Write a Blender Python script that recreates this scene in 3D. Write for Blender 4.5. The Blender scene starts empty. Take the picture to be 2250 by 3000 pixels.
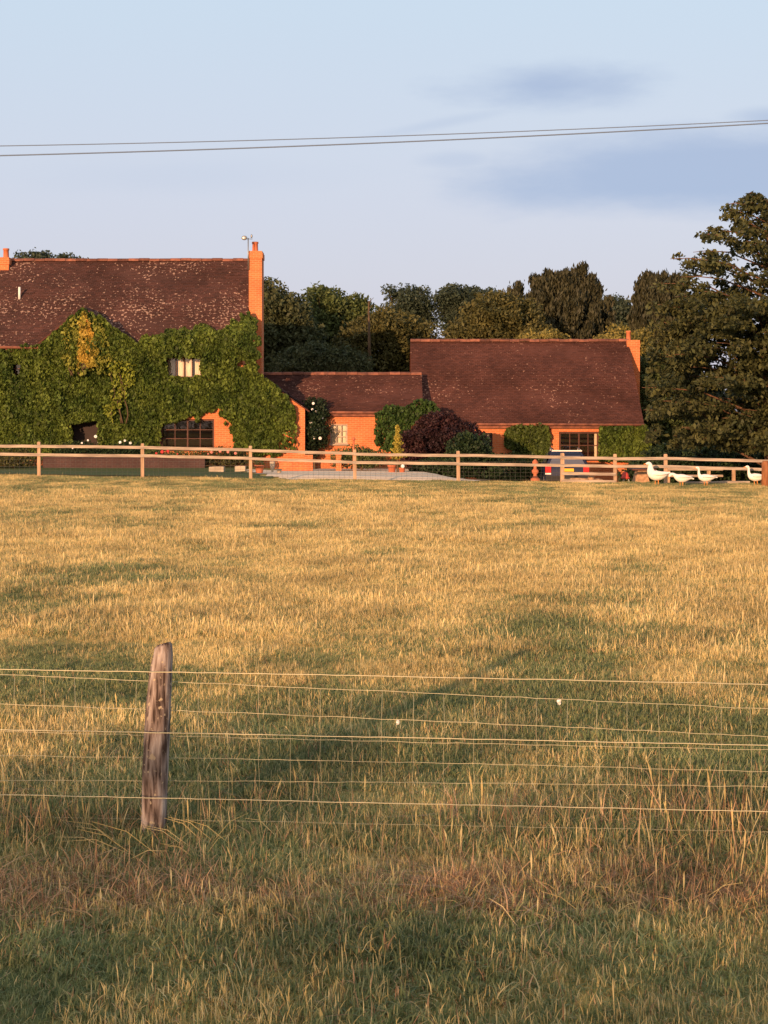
import bpy, math, random
import numpy as np
from mathutils import Vector
R = math.radians
rng = np.random.default_rng(7)
random.seed(7)
S = bpy.context.scene
COL = S.collection

# ------------------------------------------------------------------ camera
F, CX, HY, HC = 4500.0, 1125.0, 1195.0, 2.2      # focal length in photo pixels, centre column, horizon row, eye height
cam = bpy.data.cameras.new('camera'); camo = bpy.data.objects.new('camera', cam); COL.objects.link(camo)
camo.location = (0, 0, HC); camo.rotation_euler = (R(90), 0, 0)
cam.sensor_fit = 'VERTICAL'; cam.sensor_height = 36; cam.lens = 36*F/3000
cam.shift_y = -(1500-HY)/3000; cam.clip_end = 3000; cam.clip_start = 0.1
S.camera = camo
S.render.resolution_x = 768; S.render.resolution_y = 1024
# ------------------------------------------------------------------ sun and sky
SUN_AZ = math.atan2(-0.42, -1.0)      # direction TO the sun: behind the camera, a little left
SUN_EL = R(8.5)
sd = Vector((math.sin(SUN_AZ)*math.cos(SUN_EL), math.cos(SUN_AZ)*math.cos(SUN_EL), math.sin(SUN_EL)))
sl = bpy.data.lights.new('sun', 'SUN'); sl.energy = 5.0; sl.angle = R(0.6); sl.color = (1.0, 0.57, 0.30)
so = bpy.data.objects.new('sun', sl); COL.objects.link(so)
so.rotation_euler = sd.to_track_quat('Z', 'Y').to_euler(); so.location = (-20, -40, 30)
S.view_settings.view_transform = 'Standard'; S.view_settings.look = 'None'
S.view_settings.exposure = 0.40; S.view_settings.gamma = 1

W = bpy.data.worlds.new('World'); S.world = W; W.use_nodes = True
nt = W.node_tree; nt.nodes.clear()
def wn(t, **k):
    n = nt.nodes.new(t)
    for a, b in k.items(): setattr(n, a, b)
    return n
def wmath(op, a, b=None, c=None, clamp=False):
    n = wn('ShaderNodeMath', operation=op); n.use_clamp = clamp
    for i, v in enumerate((a, b, c)):
        if v is None: continue
        if isinstance(v, (int, float)): n.inputs[i].default_value = v
        else: nt.links.new(v, n.inputs[i])
    return n.outputs[0]
sky = wn('ShaderNodeTexSky', sky_type='NISHITA'); sky.sun_disc = False
sky.sun_elevation = SUN_EL; sky.sun_rotation = SUN_AZ; sky.dust_density = 2.0; sky.air_density = 1.2
tc = wn('ShaderNodeTexCoord'); sx = wn('ShaderNodeSeparateXYZ'); nt.links.new(tc.outputs['Generated'], sx.inputs[0])
yy = wmath('MAXIMUM', sx.outputs[1], 0.05)
u = wmath('DIVIDE', sx.outputs[0], yy); v = wmath('DIVIDE', sx.outputs[2], yy)
cmb = wn('ShaderNodeCombineXYZ'); nt.links.new(u, cmb.inputs[0]); nt.links.new(wmath('MULTIPLY', v, 3.0), cmb.inputs[1])
nz = wn('ShaderNodeTexNoise'); nt.links.new(cmb.outputs[0], nz.inputs['Vector'])
nz.inputs['Scale'].default_value = 9; nz.inputs['Detail'].default_value = 8; nz.inputs['Roughness'].default_value = 0.58
wob = wmath('SUBTRACT', nz.outputs['Fac'], 0.5)
def cloud(px, py, rx, ry, soft=0.9, amp=1.0, k=1.9, tilt=0.0):
    cu, cv = (px-CX)/F, (HY-py)/F
    a = wmath('DIVIDE', wmath('SUBTRACT', u, cu), rx/F)
    b0 = wmath('SUBTRACT', wmath('SUBTRACT', v, cv), wmath('MULTIPLY', wmath('SUBTRACT', u, cu), tilt))
    b = wmath('DIVIDE', b0, ry/F)
    d = wmath('SQRT', wmath('ADD', wmath('MULTIPLY', a, a), wmath('MULTIPLY', b, b)))
    d = wmath('ADD', d, wmath('MULTIPLY', wob, k))
    m = wn('ShaderNodeMapRange', interpolation_type='SMOOTHSTEP'); nt.links.new(d, m.inputs[0])
    m.inputs[1].default_value = 1.0+soft/2; m.inputs[2].default_value = 1.0-soft*0.75; m.inputs[3].default_value = 0; m.inputs[4].default_value = amp
    return m.outputs[0]
cl = cloud(1610, 255, 260, 62, 1.1, 1.0, 2.0)
for a in [(2080, 500, 680, 122, 0.7, 1.0, 1.1, 0.05), (1350, 470, 110, 26, 1.0, .35, 1.2), (2290, 345, 150, 34, .9, .7, 1.2), (1290, 362, 240, 16, 1.2, .3, 1.5, 0.2), (520, 520, 420, 50, 1.2, .13, 1.5)]:
    cl = wmath('MAXIMUM', cl, cloud(*a))
# thin veil: pale blue high up, lavender towards the horizon
ramp = wn('ShaderNodeValToRGB'); nt.links.new(v, ramp.inputs[0])
ramp.color_ramp.elements[0].position = 0.0; ramp.color_ramp.elements[0].color = (0.645, 0.625, 0.74, 1)
ramp.color_ramp.elements[1].position = 0.32; ramp.color_ramp.elements[1].color = (0.60, 0.745, 0.89, 1)
e = ramp.color_ramp.elements.new(0.13); e.color = (0.635, 0.67, 0.82, 1)
skm = wn('ShaderNodeMix', data_type='RGBA'); skm.inputs[0].default_value = 0.8
scl = wn('ShaderNodeVectorMath', operation='SCALE'); nt.links.new(sky.outputs[0], scl.inputs[0]); scl.inputs['Scale'].default_value = 0.10
nt.links.new(scl.outputs[0], skm.inputs[6]); nt.links.new(ramp.outputs[0], skm.inputs[7])
cm = wn('ShaderNodeMix', data_type='RGBA'); nt.links.new(cl, cm.inputs[0]); nt.links.new(skm.outputs[2], cm.inputs[6]); cm.inputs[7].default_value = (0.385, 0.475, 0.645, 1)
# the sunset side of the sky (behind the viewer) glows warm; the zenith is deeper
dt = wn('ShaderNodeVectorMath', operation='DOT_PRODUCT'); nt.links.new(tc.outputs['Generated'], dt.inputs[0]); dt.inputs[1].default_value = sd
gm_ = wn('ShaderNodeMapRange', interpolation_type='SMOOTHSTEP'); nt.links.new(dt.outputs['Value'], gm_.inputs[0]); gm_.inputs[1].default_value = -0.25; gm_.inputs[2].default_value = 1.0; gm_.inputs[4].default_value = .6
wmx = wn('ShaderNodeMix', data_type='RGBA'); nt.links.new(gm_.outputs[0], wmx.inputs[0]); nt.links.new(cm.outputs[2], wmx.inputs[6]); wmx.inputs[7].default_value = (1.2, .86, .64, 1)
zm = wn('ShaderNodeMapRange', interpolation_type='SMOOTHSTEP'); nt.links.new(sx.outputs[2], zm.inputs[0]); zm.inputs[1].default_value = .33; zm.inputs[2].default_value = .8; zm.inputs[3].default_value = 1.0; zm.inputs[4].default_value = .72
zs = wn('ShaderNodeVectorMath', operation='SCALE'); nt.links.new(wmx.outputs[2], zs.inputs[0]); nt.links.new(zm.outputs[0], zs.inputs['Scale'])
bg = wn('ShaderNodeBackground')
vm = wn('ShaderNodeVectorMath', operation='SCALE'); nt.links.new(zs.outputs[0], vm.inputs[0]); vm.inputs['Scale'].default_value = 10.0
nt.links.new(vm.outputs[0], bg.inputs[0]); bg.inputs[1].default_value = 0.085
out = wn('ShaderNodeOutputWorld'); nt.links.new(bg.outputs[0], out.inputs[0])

# ------------------------------------------------------------------ helpers
def P(px, py, Y): return Vector(((px-CX)*Y/F, Y, HC-(py-HY)*Y/F))
def PX(px, Y): return (px-CX)*Y/F
def PZ(py, Y): return HC-(py-HY)*Y/F
def sm(a, b, x):
    t = np.clip((np.asarray(x, float)-a)/(b-a), 0, 1); return t*t*(3-2*t)
def vnoise(x, y, seed=0):
    x = np.asarray(x, float); y = np.asarray(y, float)
    xi = np.floor(x).astype(np.int64); yi = np.floor(y).astype(np.int64); xf = x-xi; yf = y-yi
    def h(a, b):
        n = (a*374761393+b*668265263+seed*974711) & 0x7fffffff
        n = ((n ^ (n >> 13))*1274126177) & 0x7fffffff
        return ((n ^ (n >> 16)) & 0xffff)/65535.0
    ux = xf*xf*(3-2*xf); uy = yf*yf*(3-2*yf)
    return (h(xi, yi)*(1-ux)+h(xi+1, yi)*ux)*(1-uy)+(h(xi, yi+1)*(1-ux)+h(xi+1, yi+1)*ux)*uy
def fbm(x, y, seed=0, o=4):
    s = 0; a = 1; t = 0
    for i in range(o):
        s = s+a*vnoise(x*2**i, y*2**i, seed+i*17); t += a; a *= .5
    return s/t
def gz(X, Y):
    """height of the ground"""
    X = np.asarray(X, float); Y = np.asarray(Y, float)
    zf = -0.011*np.clip(X, -30, 30)*sm(22, 46, Y)+0.05*(fbm(X*.35, Y*.35, 3)-.5)*sm(2, 8, Y)+0.03*(fbm(X*1.6, Y*1.6, 5, 2)-.5)*(1-sm(30, 44, Y))
    zb = -0.05-0.16*sm(-6, -3.5, X)-0.62*sm(1.2, 4.5, X)
    z = zf*(1-sm(46.6, 56, Y))+zb*sm(46.6, 56, Y)
    mid = sm(-5.6, -4.2, X)*(1-sm(1.2, 3.4, X))
    return z+mid*(-.20*sm(46.6, 47.6, Y)*(1-sm(47.6, 50, Y))+.13*sm(47.8, 53.5, Y)*(1-sm(54.5, 58.5, Y)))
def g(X, Y): return float(gz(X, Y))

def tag(o, label=None, cat=None, group=None, kind=None):
    if label: o['label'] = label
    if cat: o['category'] = cat
    if group: o['group'] = group
    if kind: o['kind'] = kind
    return o
def empty(name, loc, label, cat, group=None, rz=0):
    o = bpy.data.objects.new(name, None); COL.objects.link(o); o.location = loc; o.rotation_euler = (0, 0, rz)
    return tag(o, label, cat, group)
def link(name, me, parent=None):
    """mesh coordinates are world coordinates; an Empty parent only carries them"""
    o = bpy.data.objects.new(name, me); COL.objects.link(o)
    if parent is not None:
        o.parent = parent
        m = parent
        off = Vector((0, 0, 0))
        while m is not None:
            off += Vector(m.location); m = m.parent
        if WORLD[0]: o.location = -off
    return o
WORLD = [True]       # True: meshes are written in world coordinates; False: in the thing's own
class MB:
    def __init__(s): s.v = []; s.f = []; s.mi = []
    def add(s, vs, fs, m=0):
        b = len(s.v); s.v += [tuple(p) for p in vs]; s.f += [tuple(b+i for i in f) for f in fs]; s.mi += [m]*len(fs)
    def box(s, a, b, m=0):
        (x0, y0, z0), (x1, y1, z1) = a, b
        s.add([(x0, y0, z0), (x1, y0, z0), (x1, y1, z0), (x0, y1, z0), (x0, y0, z1), (x1, y0, z1), (x1, y1, z1), (x0, y1, z1)],
              [(0, 3, 2, 1), (4, 5, 6, 7), (0, 1, 5, 4), (1, 2, 6, 5), (2, 3, 7, 6), (3, 0, 4, 7)], m)
    def bar(s, p, q, w, h, m=0, jit=0.0):
        """a rectangular bar from p to q"""
        p = Vector(p); q = Vector(q); d = (q-p).normalized()
        up = Vector((0, 0, 1)) if abs(d.z) < .9 else Vector((0, 1, 0))
        a = d.cross(up).normalized()*(w/2); b = a.cross(d).normalized()*(h/2)
        n = max(1, int((q-p).length/0.5)) if jit else 1
        vs = []
        for i in range(n+1):
            c = p.lerp(q, i/n); j = Vector((0, 0, random.uniform(-jit, jit)))
            vs += [c+a+b+j, c+a-b+j, c-a-b+j, c-a+b+j]
        fs = [(0, 1, 2, 3), (4*n+3, 4*n+2, 4*n+1, 4*n)]
        for i in range(n):
            for k in range(4): fs.append((4*i+k, 4*i+4+k, 4*i+4+(k+1) % 4, 4*i+(k+1) % 4))
        s.add(vs, fs, m)
    def tube(s, pts, rad, n=8, m=0, cap=True, sq=None):
        pts = [Vector(p) for p in pts]
        if not hasattr(rad, '__len__'): rad = [rad]*len(pts)
        vs = []; a = None
        for i, p in enumerate(pts):
            d = (pts[min(i+1, len(pts)-1)]-pts[max(i-1, 0)])
            d = d.normalized() if d.length > 1e-9 else Vector((0, 0, 1))
            if a is None: a = d.cross(Vector((0.02, 1, 0.03))).normalized() if abs(d.y) < .95 else d.cross(Vector((0, 0, 1))).normalized()
            else: a = (a-d*a.dot(d)).normalized()
            b = d.cross(a)
            for k in range(n):
                t = 2*math.pi*k/n; r = rad[i]
                ra, rb = (r, r) if not hasattr(r, '__len__') else r
                vs.append(p+a*(math.cos(t)*ra)+b*(math.sin(t)*rb))
        fs = []
        for i in range(len(pts)-1):
            for k in range(n): fs.append((i*n+k, i*n+(k+1) % n, (i+1)*n+(k+1) % n, (i+1)*n+k))
        if cap: fs.append(tuple(range(n))[::-1]); fs.append(tuple((len(pts)-1)*n+k for k in range(n)))
        s.add(vs, fs, m)
    def lathe(s, c, prof, n=14, m=0):
        s.tube([(c[0], c[1], c[2]+z) for r, z in prof], [r for r, z in prof], n, m)
    def ball(s, c, r, n=8, m=0, sc=(1, 1, 1)):
        vs = []; fs = []
        for i in range(1, n):
            t = math.pi*i/n
            for k in range(n): p = 2*math.pi*k/n; vs.append((c[0]+r*sc[0]*math.sin(t)*math.cos(p), c[1]+r*sc[1]*math.sin(t)*math.sin(p), c[2]+r*sc[2]*math.cos(t)))
        for i in range(n-2):
            for k in range(n): fs.append((i*n+k, (i+1)*n+k, (i+1)*n+(k+1) % n, i*n+(k+1) % n))
        fs.append(tuple(range(n))); fs.append(tuple((n-2)*n+k for k in range(n))[::-1])
        s.add(vs, fs, m)
    def build(s, name, mats, parent=None, smooth=False):
        me = bpy.data.meshes.new(name); me.from_pydata(s.v, [], s.f)
        if not isinstance(mats, (list, tuple)): mats = [mats]
        for m in mats: me.materials.append(m)
        if len(mats) > 1: me.polygons.foreach_set('material_index', s.mi)
        if smooth: me.polygons.foreach_set('use_smooth', [True]*len(me.polygons))
        me.update()
        return link(name, me, parent)
def npmesh(name, v, f, mats, mi=None, smooth=False):
    me = bpy.data.meshes.new(name); v = np.asarray(v, np.float32); f = np.asarray(f, np.int32)
    k = f.shape[1]
    me.vertices.add(len(v)); me.vertices.foreach_set('co', v.ravel())
    me.loops.add(f.size); me.loops.foreach_set('vertex_index', f.ravel())
    me.polygons.add(len(f)); me.polygons.foreach_set('loop_start', np.arange(0, f.size, k, dtype=np.int32))
    for m in (mats if isinstance(mats, (list, tuple)) else [mats]): me.materials.append(m)
    if mi is not None: me.polygons.foreach_set('material_index', np.asarray(mi, np.int32))
    if smooth: me.polygons.foreach_set('use_smooth', np.ones(len(f), bool))
    me.update(calc_edges=True); return me

# ------------------------------------------------------------------ materials
def mat(name, col, rough=.8, var=0.0, vscale=3.0, col2=None, bump=0.0, bscale=30.0, isl=0.0, trans=0.0, metal=0.0, spec=0.3, detail=4, stretch=(1, 1, 1)):
    m = bpy.data.materials.new(name); m.use_nodes = True; n = m.node_tree.nodes; L = m.node_tree.links
    b = n['Principled BSDF']; b.inputs['Roughness'].default_value = rough; b.inputs['Metallic'].default_value = metal
    b.inputs['Specular IOR Level'].default_value = spec
    src = None
    geo = n.new('ShaderNodeNewGeometry')
    mp = n.new('ShaderNodeMapping'); L.new(geo.outputs['Position'], mp.inputs[0]); mp.inputs['Scale'].default_value = stretch
    if col2 is None and var: col2 = tuple(c*(1-var) for c in col)
    rgb = n.new('ShaderNodeRGB'); rgb.outputs[0].default_value = (*col, 1); src = rgb.outputs[0]
    if col2 is not None:
        t = n.new('ShaderNodeTexNoise'); t.inputs['Scale'].default_value = vscale; t.inputs['Detail'].default_value = detail
        L.new(mp.outputs[0], t.inputs['Vector'])
        r = n.new('ShaderNodeMapRange'); L.new(t.outputs['Fac'], r.inputs[0]); r.inputs[1].default_value = .35; r.inputs[2].default_value = .65
        mx = n.new('ShaderNodeMix'); mx.data_type = 'RGBA'; L.new(r.outputs[0], mx.inputs[0]); L.new(src, mx.inputs[6]); mx.inputs[7].default_value = (*col2, 1); src = mx.outputs[2]
    if isl:
        mr = n.new('ShaderNodeMapRange'); L.new(geo.outputs['Random Per Island'], mr.inputs[0]); mr.inputs[3].default_value = 1-isl; mr.inputs[4].default_value = 1+isl
        vm = n.new('ShaderNodeVectorMath'); vm.operation = 'SCALE'; L.new(src, vm.inputs[0]); L.new(mr.outputs[0], vm.inputs['Scale']); src = vm.outputs[0]
    L.new(src, b.inputs['Base Color'])
    if bump:
        t2 = n.new('ShaderNodeTexNoise'); t2.inputs['Scale'].default_value = bscale; t2.inputs['Detail'].default_value = 5; L.new(mp.outputs[0], t2.inputs['Vector'])
        bp = n.new('ShaderNodeBump'); bp.inputs['Strength'].default_value = bump; bp.inputs['Distance'].default_value = .02; L.new(t2.outputs['Fac'], bp.inputs['Height']); L.new(bp.outputs[0], b.inputs['Normal'])
    if trans:
        tr = n.new('ShaderNodeBsdfTranslucent'); L.new(src, tr.inputs['Color']); ms = n.new('ShaderNodeMixShader'); ms.inputs[0].default_value = trans
        L.new(b.outputs[0], ms.inputs[1]); L.new(tr.outputs[0], ms.inputs[2]); L.new(ms.outputs[0], n['Material Output'].inputs[0])
    return m

def brick_mat(name, c1, c2, mortar):
    m = bpy.data.materials.new(name); m.use_nodes = True; n = m.node_tree.nodes; L = m.node_tree.links; b = n['Principled BSDF']
    geo = n.new('ShaderNodeNewGeometry'); s = n.new('ShaderNodeSeparateXYZ'); L.new(geo.outputs['Position'], s.inputs[0])
    a = n.new('ShaderNodeMath'); a.operation = 'ADD'; L.new(s.outputs[0], a.inputs[0]); L.new(s.outputs[1], a.inputs[1])
    c = n.new('ShaderNodeCombineXYZ'); L.new(a.outputs[0], c.inputs[0]); L.new(s.outputs[2], c.inputs[1])
    t = n.new('ShaderNodeTexBrick'); L.new(c.outputs[0], t.inputs['Vector']); t.inputs['Scale'].default_value = 1
    t.inputs['Brick Width'].default_value = .225; t.inputs['Row Height'].default_value = .075; t.inputs['Mortar Size'].default_value = .010
    t.inputs['Color1'].default_value = (*c1, 1); t.inputs['Color2'].default_value = (*c2, 1); t.inputs['Mortar'].default_value = (*mortar, 1)
    nzz = n.new('ShaderNodeTexNoise'); nzz.inputs['Scale'].default_value = 1.7; nzz.inputs['Detail'].default_value = 6; L.new(geo.outputs['Position'], nzz.inputs['Vector'])
    mr = n.new('ShaderNodeMapRange'); L.new(nzz.outputs['Fac'], mr.inputs[0]); mr.inputs[1].default_value = .3; mr.inputs[2].default_value = .7; mr.inputs[3].default_value = .78; mr.inputs[4].default_value = 1.15
    vm = n.new('ShaderNodeVectorMath'); vm.operation = 'SCALE'; L.new(t.outputs['Color'], vm.inputs[0]); L.new(mr.outputs[0], vm.inputs['Scale'])
    L.new(vm.outputs[0], b.inputs['Base Color']); b.inputs['Roughness'].default_value = .9; b.inputs['Specular IOR Level'].default_value = .15
    bp = n.new('ShaderNodeBump'); bp.inputs['Distance'].default_value = .006; bp.inputs['Strength'].default_value = .5; bp.invert = True; L.new(t.outputs['Fac'], bp.inputs['Height']); L.new(bp.outputs[0], b.inputs['Normal'])
    return m
def tile_mat(name, c1, c2, lich, thr):
    m = bpy.data.materials.new(name); m.use_nodes = True; n = m.node_tree.nodes; L = m.node_tree.links; b = n['Principled BSDF']
    geo = n.new('ShaderNodeNewGeometry')
    mx = n.new('ShaderNodeMix'); mx.data_type = 'RGBA'; L.new(geo.outputs['Random Per Island'], mx.inputs[0]); mx.inputs[6].default_value = (*c1, 1); mx.inputs[7].default_value = (*c2, 1)
    nn = n.new('ShaderNodeTexNoise'); nn.inputs['Scale'].default_value = .8; nn.inputs['Detail'].default_value = 5; L.new(geo.outputs['Position'], nn.inputs['Vector'])
    mr = n.new('ShaderNodeMapRange'); L.new(nn.outputs['Fac'], mr.inputs[0]); mr.inputs[1].default_value = .3; mr.inputs[2].default_value = .7; mr.inputs[3].default_value = .75; mr.inputs[4].default_value = 1.25
    vm = n.new('ShaderNodeVectorMath'); vm.operation = 'SCALE'; L.new(mx.outputs[2], vm.inputs[0]); L.new(mr.outputs[0], vm.inputs['Scale'])
    # lichen: small pale crusts, thicker in some parts of the roof
    ln = n.new('ShaderNodeTexNoise'); ln.inputs['Scale'].default_value = 10; ln.inputs['Detail'].default_value = 2; L.new(geo.outputs['Position'], ln.inputs['Vector'])
    lb = n.new('ShaderNodeTexNoise'); lb.inputs['Scale'].default_value = .45; lb.inputs['Detail'].default_value = 2; L.new(geo.outputs['Position'], lb.inputs['Vector'])
    ad = n.new('ShaderNodeMath'); ad.operation = 'MULTIPLY_ADD'; L.new(lb.outputs['Fac'], ad.inputs[0]); ad.inputs[1].default_value = .38; L.new(ln.outputs['Fac'], ad.inputs[2])
    lr = n.new('ShaderNodeMapRange'); L.new(ad.outputs[0], lr.inputs[0]); lr.inputs[1].default_value = thr; lr.inputs[2].default_value = thr+.03; lr.inputs[4].default_value = .85
    m2 = n.new('ShaderNodeMix'); m2.data_type = 'RGBA'; L.new(lr.outputs[0], m2.inputs[0]); L.new(vm.outputs[0], m2.inputs[6]); m2.inputs[7].default_value = (*lich, 1)
    L.new(m2.outputs[2], b.inputs['Base Color']); b.inputs['Roughness'].default_value = .9; b.inputs['Specular IOR Level'].default_value = .15
    return m
def glass_mat(name, tint=(.8, .85, .9), r=.02, ior=1.9):
    m = bpy.data.materials.new(name); m.use_nodes = True; n = m.node_tree.nodes; L = m.node_tree.links
    n.remove(n['Principled BSDF']); tr = n.new('ShaderNodeBsdfTransparent'); tr.inputs[0].default_value = (*tint, 1)
    gl = n.new('ShaderNodeBsdfGlossy'); gl.inputs['Roughness'].default_value = r; fr = n.new('ShaderNodeFresnel'); fr.inputs[0].default_value = ior
    ms = n.new('ShaderNodeMixShader'); L.new(fr.outputs[0], ms.inputs[0]); L.new(tr.outputs[0], ms.inputs[1]); L.new(gl.outputs[0], ms.inputs[2]); L.new(ms.outputs[0], n['Material Output'].inputs[0])
    return m

M = dict(
    brick=brick_mat('orange_brick', (.60, .175, .065), (.52, .14, .055), (.55, .26, .13)),
    brick_d=brick_mat('shaded_brick', (.075, .04, .038), (.06, .034, .034), (.09, .06, .055)),  # darkened brick: the bed wall's shade is put into its colour
    tile=tile_mat('clay_tiles', (.058, .030, .026), (.09, .041, .034), (.42, .28, .22), .826),
    tile2=tile_mat('clay_tiles_clean', (.068, .029, .024), (.10, .041, .032), (.34, .2, .15), .875),
    ridge=mat('ridge_tiles', (.26, .10, .062), .9, col2=(.12, .05, .038), vscale=4, isl=.35),
    timber=mat('brown_timber', (.10, .035, .022), .6, var=.4),
    darkwood=mat('dark_timber', (.035, .02, .018), .7, var=.4),
    cream=mat('cream_paint', (.62, .5, .33), .5, var=.15),
    curtain=mat('curtain_cloth', (.85, .72, .55), .9, var=.25, vscale=9, stretch=(3, 3, .4)),
    glass=glass_mat('window_glass', tint=(.97, .98, .98)), glass_b=glass_mat('old_window_glass', r=.25, ior=3.2),
    fence=mat('weathered_rail', (.46, .38, .30), .9, col2=(.26, .21, .17), vscale=6, bump=.5, bscale=25, stretch=(.3, .3, 3)),
    fencep=mat('weathered_post', (.50, .34, .22), .85, col2=(.30, .20, .13), vscale=6, bump=.5, bscale=25, stretch=(3, 3, .4)),
    netwire=mat('galvanised_wire', (.16, .15, .13), .5, metal=.6),
    wire=mat('plain_wire', (.50, .46, .30), .45, metal=.3, spec=.5),
    cable=mat('cable', (.13, .18, .28), .7),
    terracotta=mat('terracotta', (.55, .17, .08), .8, var=.25), stone=mat('pale_stone', (.5, .42, .32), .9, var=.3, bump=.3),
    gravel=mat('pale_gravel', (.86, .66, .48), 1, var=.15, vscale=8, bump=.15, bscale=60, spec=.0),
    lawn=mat('lawn_grass', (.055, .085, .022), .9, col2=(.09, .10, .03), vscale=6, bump=.8, bscale=60),
    bark=mat('bark', (.13, .085, .05), .9, var=.5, vscale=6, bump=.6, bscale=20, stretch=(2, 2, .5)),
    bark_o=mat('reddish_bark', (.17, .09, .05), .9, var=.5, vscale=6, bump=.6, bscale=20, stretch=(2, 2, .5)),
    metal=mat('grey_metal', (.3, .3, .3), .4, metal=.7), whitepl=mat('white_plastic', (.75, .72, .68), .5),
    feather=mat('white_feathers', (.84, .80, .74), .8, var=.08, vscale=20, bump=.4, bscale=40), orange=mat('orange_skin', (.7, .25, .05), .5),
    black=mat('black_rubber', (.012, .012, .014), .6), carpaint=mat('dark_blue_paint', (.018, .024, .055), .5, spec=.2),
    redlens=mat('red_lens', (.55, .02, .02), .2, spec=.6), yellow=mat('yellow_plate', (.85, .45, .03), .4),
    redpl=mat('red_plastic', (.5, .06, .04), .5), flower_w=mat('white_petals', (.82, .8, .78), .7), flower_r=mat('red_petals', (.55, .05, .05), .7), flower_p=mat('pink_petals', (.6, .22, .18), .7),
    log=mat('cut_log', (.5, .3, .17), .9, var=.4, vscale=10), soil=mat('soil', (.05, .03, .02), .95, var=.4))
def leafm(name, c, c2, isl=.35, trans=.25, vscale=1.2): return mat(name, c, .6, col2=c2, vscale=vscale, isl=isl, trans=trans, spec=.25)
LM = dict(
    ivy=leafm('ivy_leaves', (.12, .165, .028), (.048, .082, .015), .6),
    ivy_y=leafm('young_creeper_leaves', (.50, .33, .06), (.30, .28, .05), .5),
    dark=leafm('dark_broad_leaves', (.088, .098, .042), (.055, .07, .032)), mid=leafm('green_broad_leaves', (.10, .13, .04), (.062, .085, .028)),
    olive=leafm('olive_leaves', (.115, .108, .036), (.065, .068, .024)), gold=leafm('yellow_green_leaves', (.26, .22, .06), (.15, .14, .04)),
    con=leafm('conifer_needles', (.052, .052, .026), (.036, .038, .02), .3, .1), blue=leafm('distant_leaves', (.062, .082, .052), (.045, .064, .042)),
    chest=leafm('large_dark_leaves', (.09, .095, .034), (.05, .06, .025), .5), maroon=leafm('maroon_leaves', (.058, .022, .024), (.032, .016, .018), .4),
    darkgreen=leafm('hedge_leaves', (.03, .055, .02), (.02, .036, .015), .4), rose=leafm('rose_leaves', (.025, .045, .02), (.018, .03, .014), .4), ygreen=leafm('golden_conifer', (.42, .34, .06), (.25, .24, .05)))

# ------------------------------------------------------------------ leaves and trees
def cards(cen, size, asp=.5, flat=0.0, axis=None, axw=0.0, seed=None):
    """one folded four-cornered leaf per centre -> vertices, faces"""
    r = np.random.default_rng(seed) if seed is not None else rng
    N = len(cen); a = r.normal(size=(N, 3))
    if axis is not None: a = a*(1-axw)+np.asarray(axis)*axw*2
    a /= np.linalg.norm(a, axis=1, keepdims=True)
    n = r.normal(size=(N, 3)); n[:, 2] += flat*3
    b = np.cross(n, a); b /= np.linalg.norm(b, axis=1, keepdims=True)+1e-9; c = np.cross(a, b)
    s = (size*r.uniform(.6, 1.35, N))[:, None] if not np.isscalar(size) or True else size
    v = np.stack([cen-a*s*.5, cen+b*s*asp*.5+c*s*.12, cen+a*s*.5, cen-b*s*asp*.5+c*s*.12], 1).reshape(-1, 3)
    return v, np.arange(4*N).reshape(-1, 4)
def leafobj(name, cen, size, m, parent=None, **k):
    v, f = cards(np.asarray(cen, float), np.full(len(cen), size) if np.isscalar(size) else size, **k)
    return link(name, npmesh(name, v, f, m), parent)
def ball_pts(n, r):
    d = r.normal(size=(n, 3)); d /= np.linalg.norm(d, axis=1, keepdims=True); return d
def crown_pts(blobs, clump=.55, nc=60, nl=130, seed=1, up=0.0, inner=.55, flatten=.75, elong=None):
    """leaf positions in clumps spread through ellipsoids (cx,cy,cz,rx,ry,rz)"""
    r = np.random.default_rng(seed); out = []; cc = []
    vol = [b[3]*b[5] for b in blobs]; tv = sum(vol)
    for b, vv in zip(blobs, vol):
        k = max(6, int(nc*vv/tv)); d = ball_pts(k, r); rad = r.uniform(inner, 1.0, k)**.6
        c = np.array(b[:3])+d*rad[:, None]*np.array(b[3:])
        cc.append(c)
        for p in c:
            s = clump*r.uniform(.6, 1.4); m = int(nl*(s/clump)**1.5)
            q = ball_pts(m, r)*(r.uniform(.15, 1, m)**.45)[:, None]*s
            if elong is not None:
                q *= elong
                o = p-np.array(b[:3]); o[2] = 0; L = np.linalg.norm(o)+1e-6
                q[:, :2] += (q[:, 2:3])*(o[:2]/L)*.35
            else: q[:, 2] *= flatten
            out.append(q+p)
    return np.concatenate(out), np.concatenate(cc)
def trunk_mb(base, top, r0, limbs, rs, r1=None):
    mb = MB(); b = Vector(base); t = Vector(top); pts = []; n = 7
    for i in range(n+1):
        p = b.lerp(t, i/n); p += Vector((rs.uniform(-.5, .5), rs.uniform(-.5, .5), 0))*r0*(.6 if 0 < i < n else 0); pts.append(p)
    rad = [r0*(1.35 if i == 0 else 1-.75*i/n) for i in range(n+1)]
    mb.tube(pts, rad, 9)
    for q in limbs:
        q = Vector(q); k = rs.randint(2, n-1); s = pts[k]; mid = s.lerp(q, .5)+Vector((0, 0, (q-s).length*.08))
        mb.tube([s, s.lerp(mid, .5), mid, q], [rad[k]*.55, rad[k]*.42, rad[k]*.3, rad[k]*.1], 6)
    return mb
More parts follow.
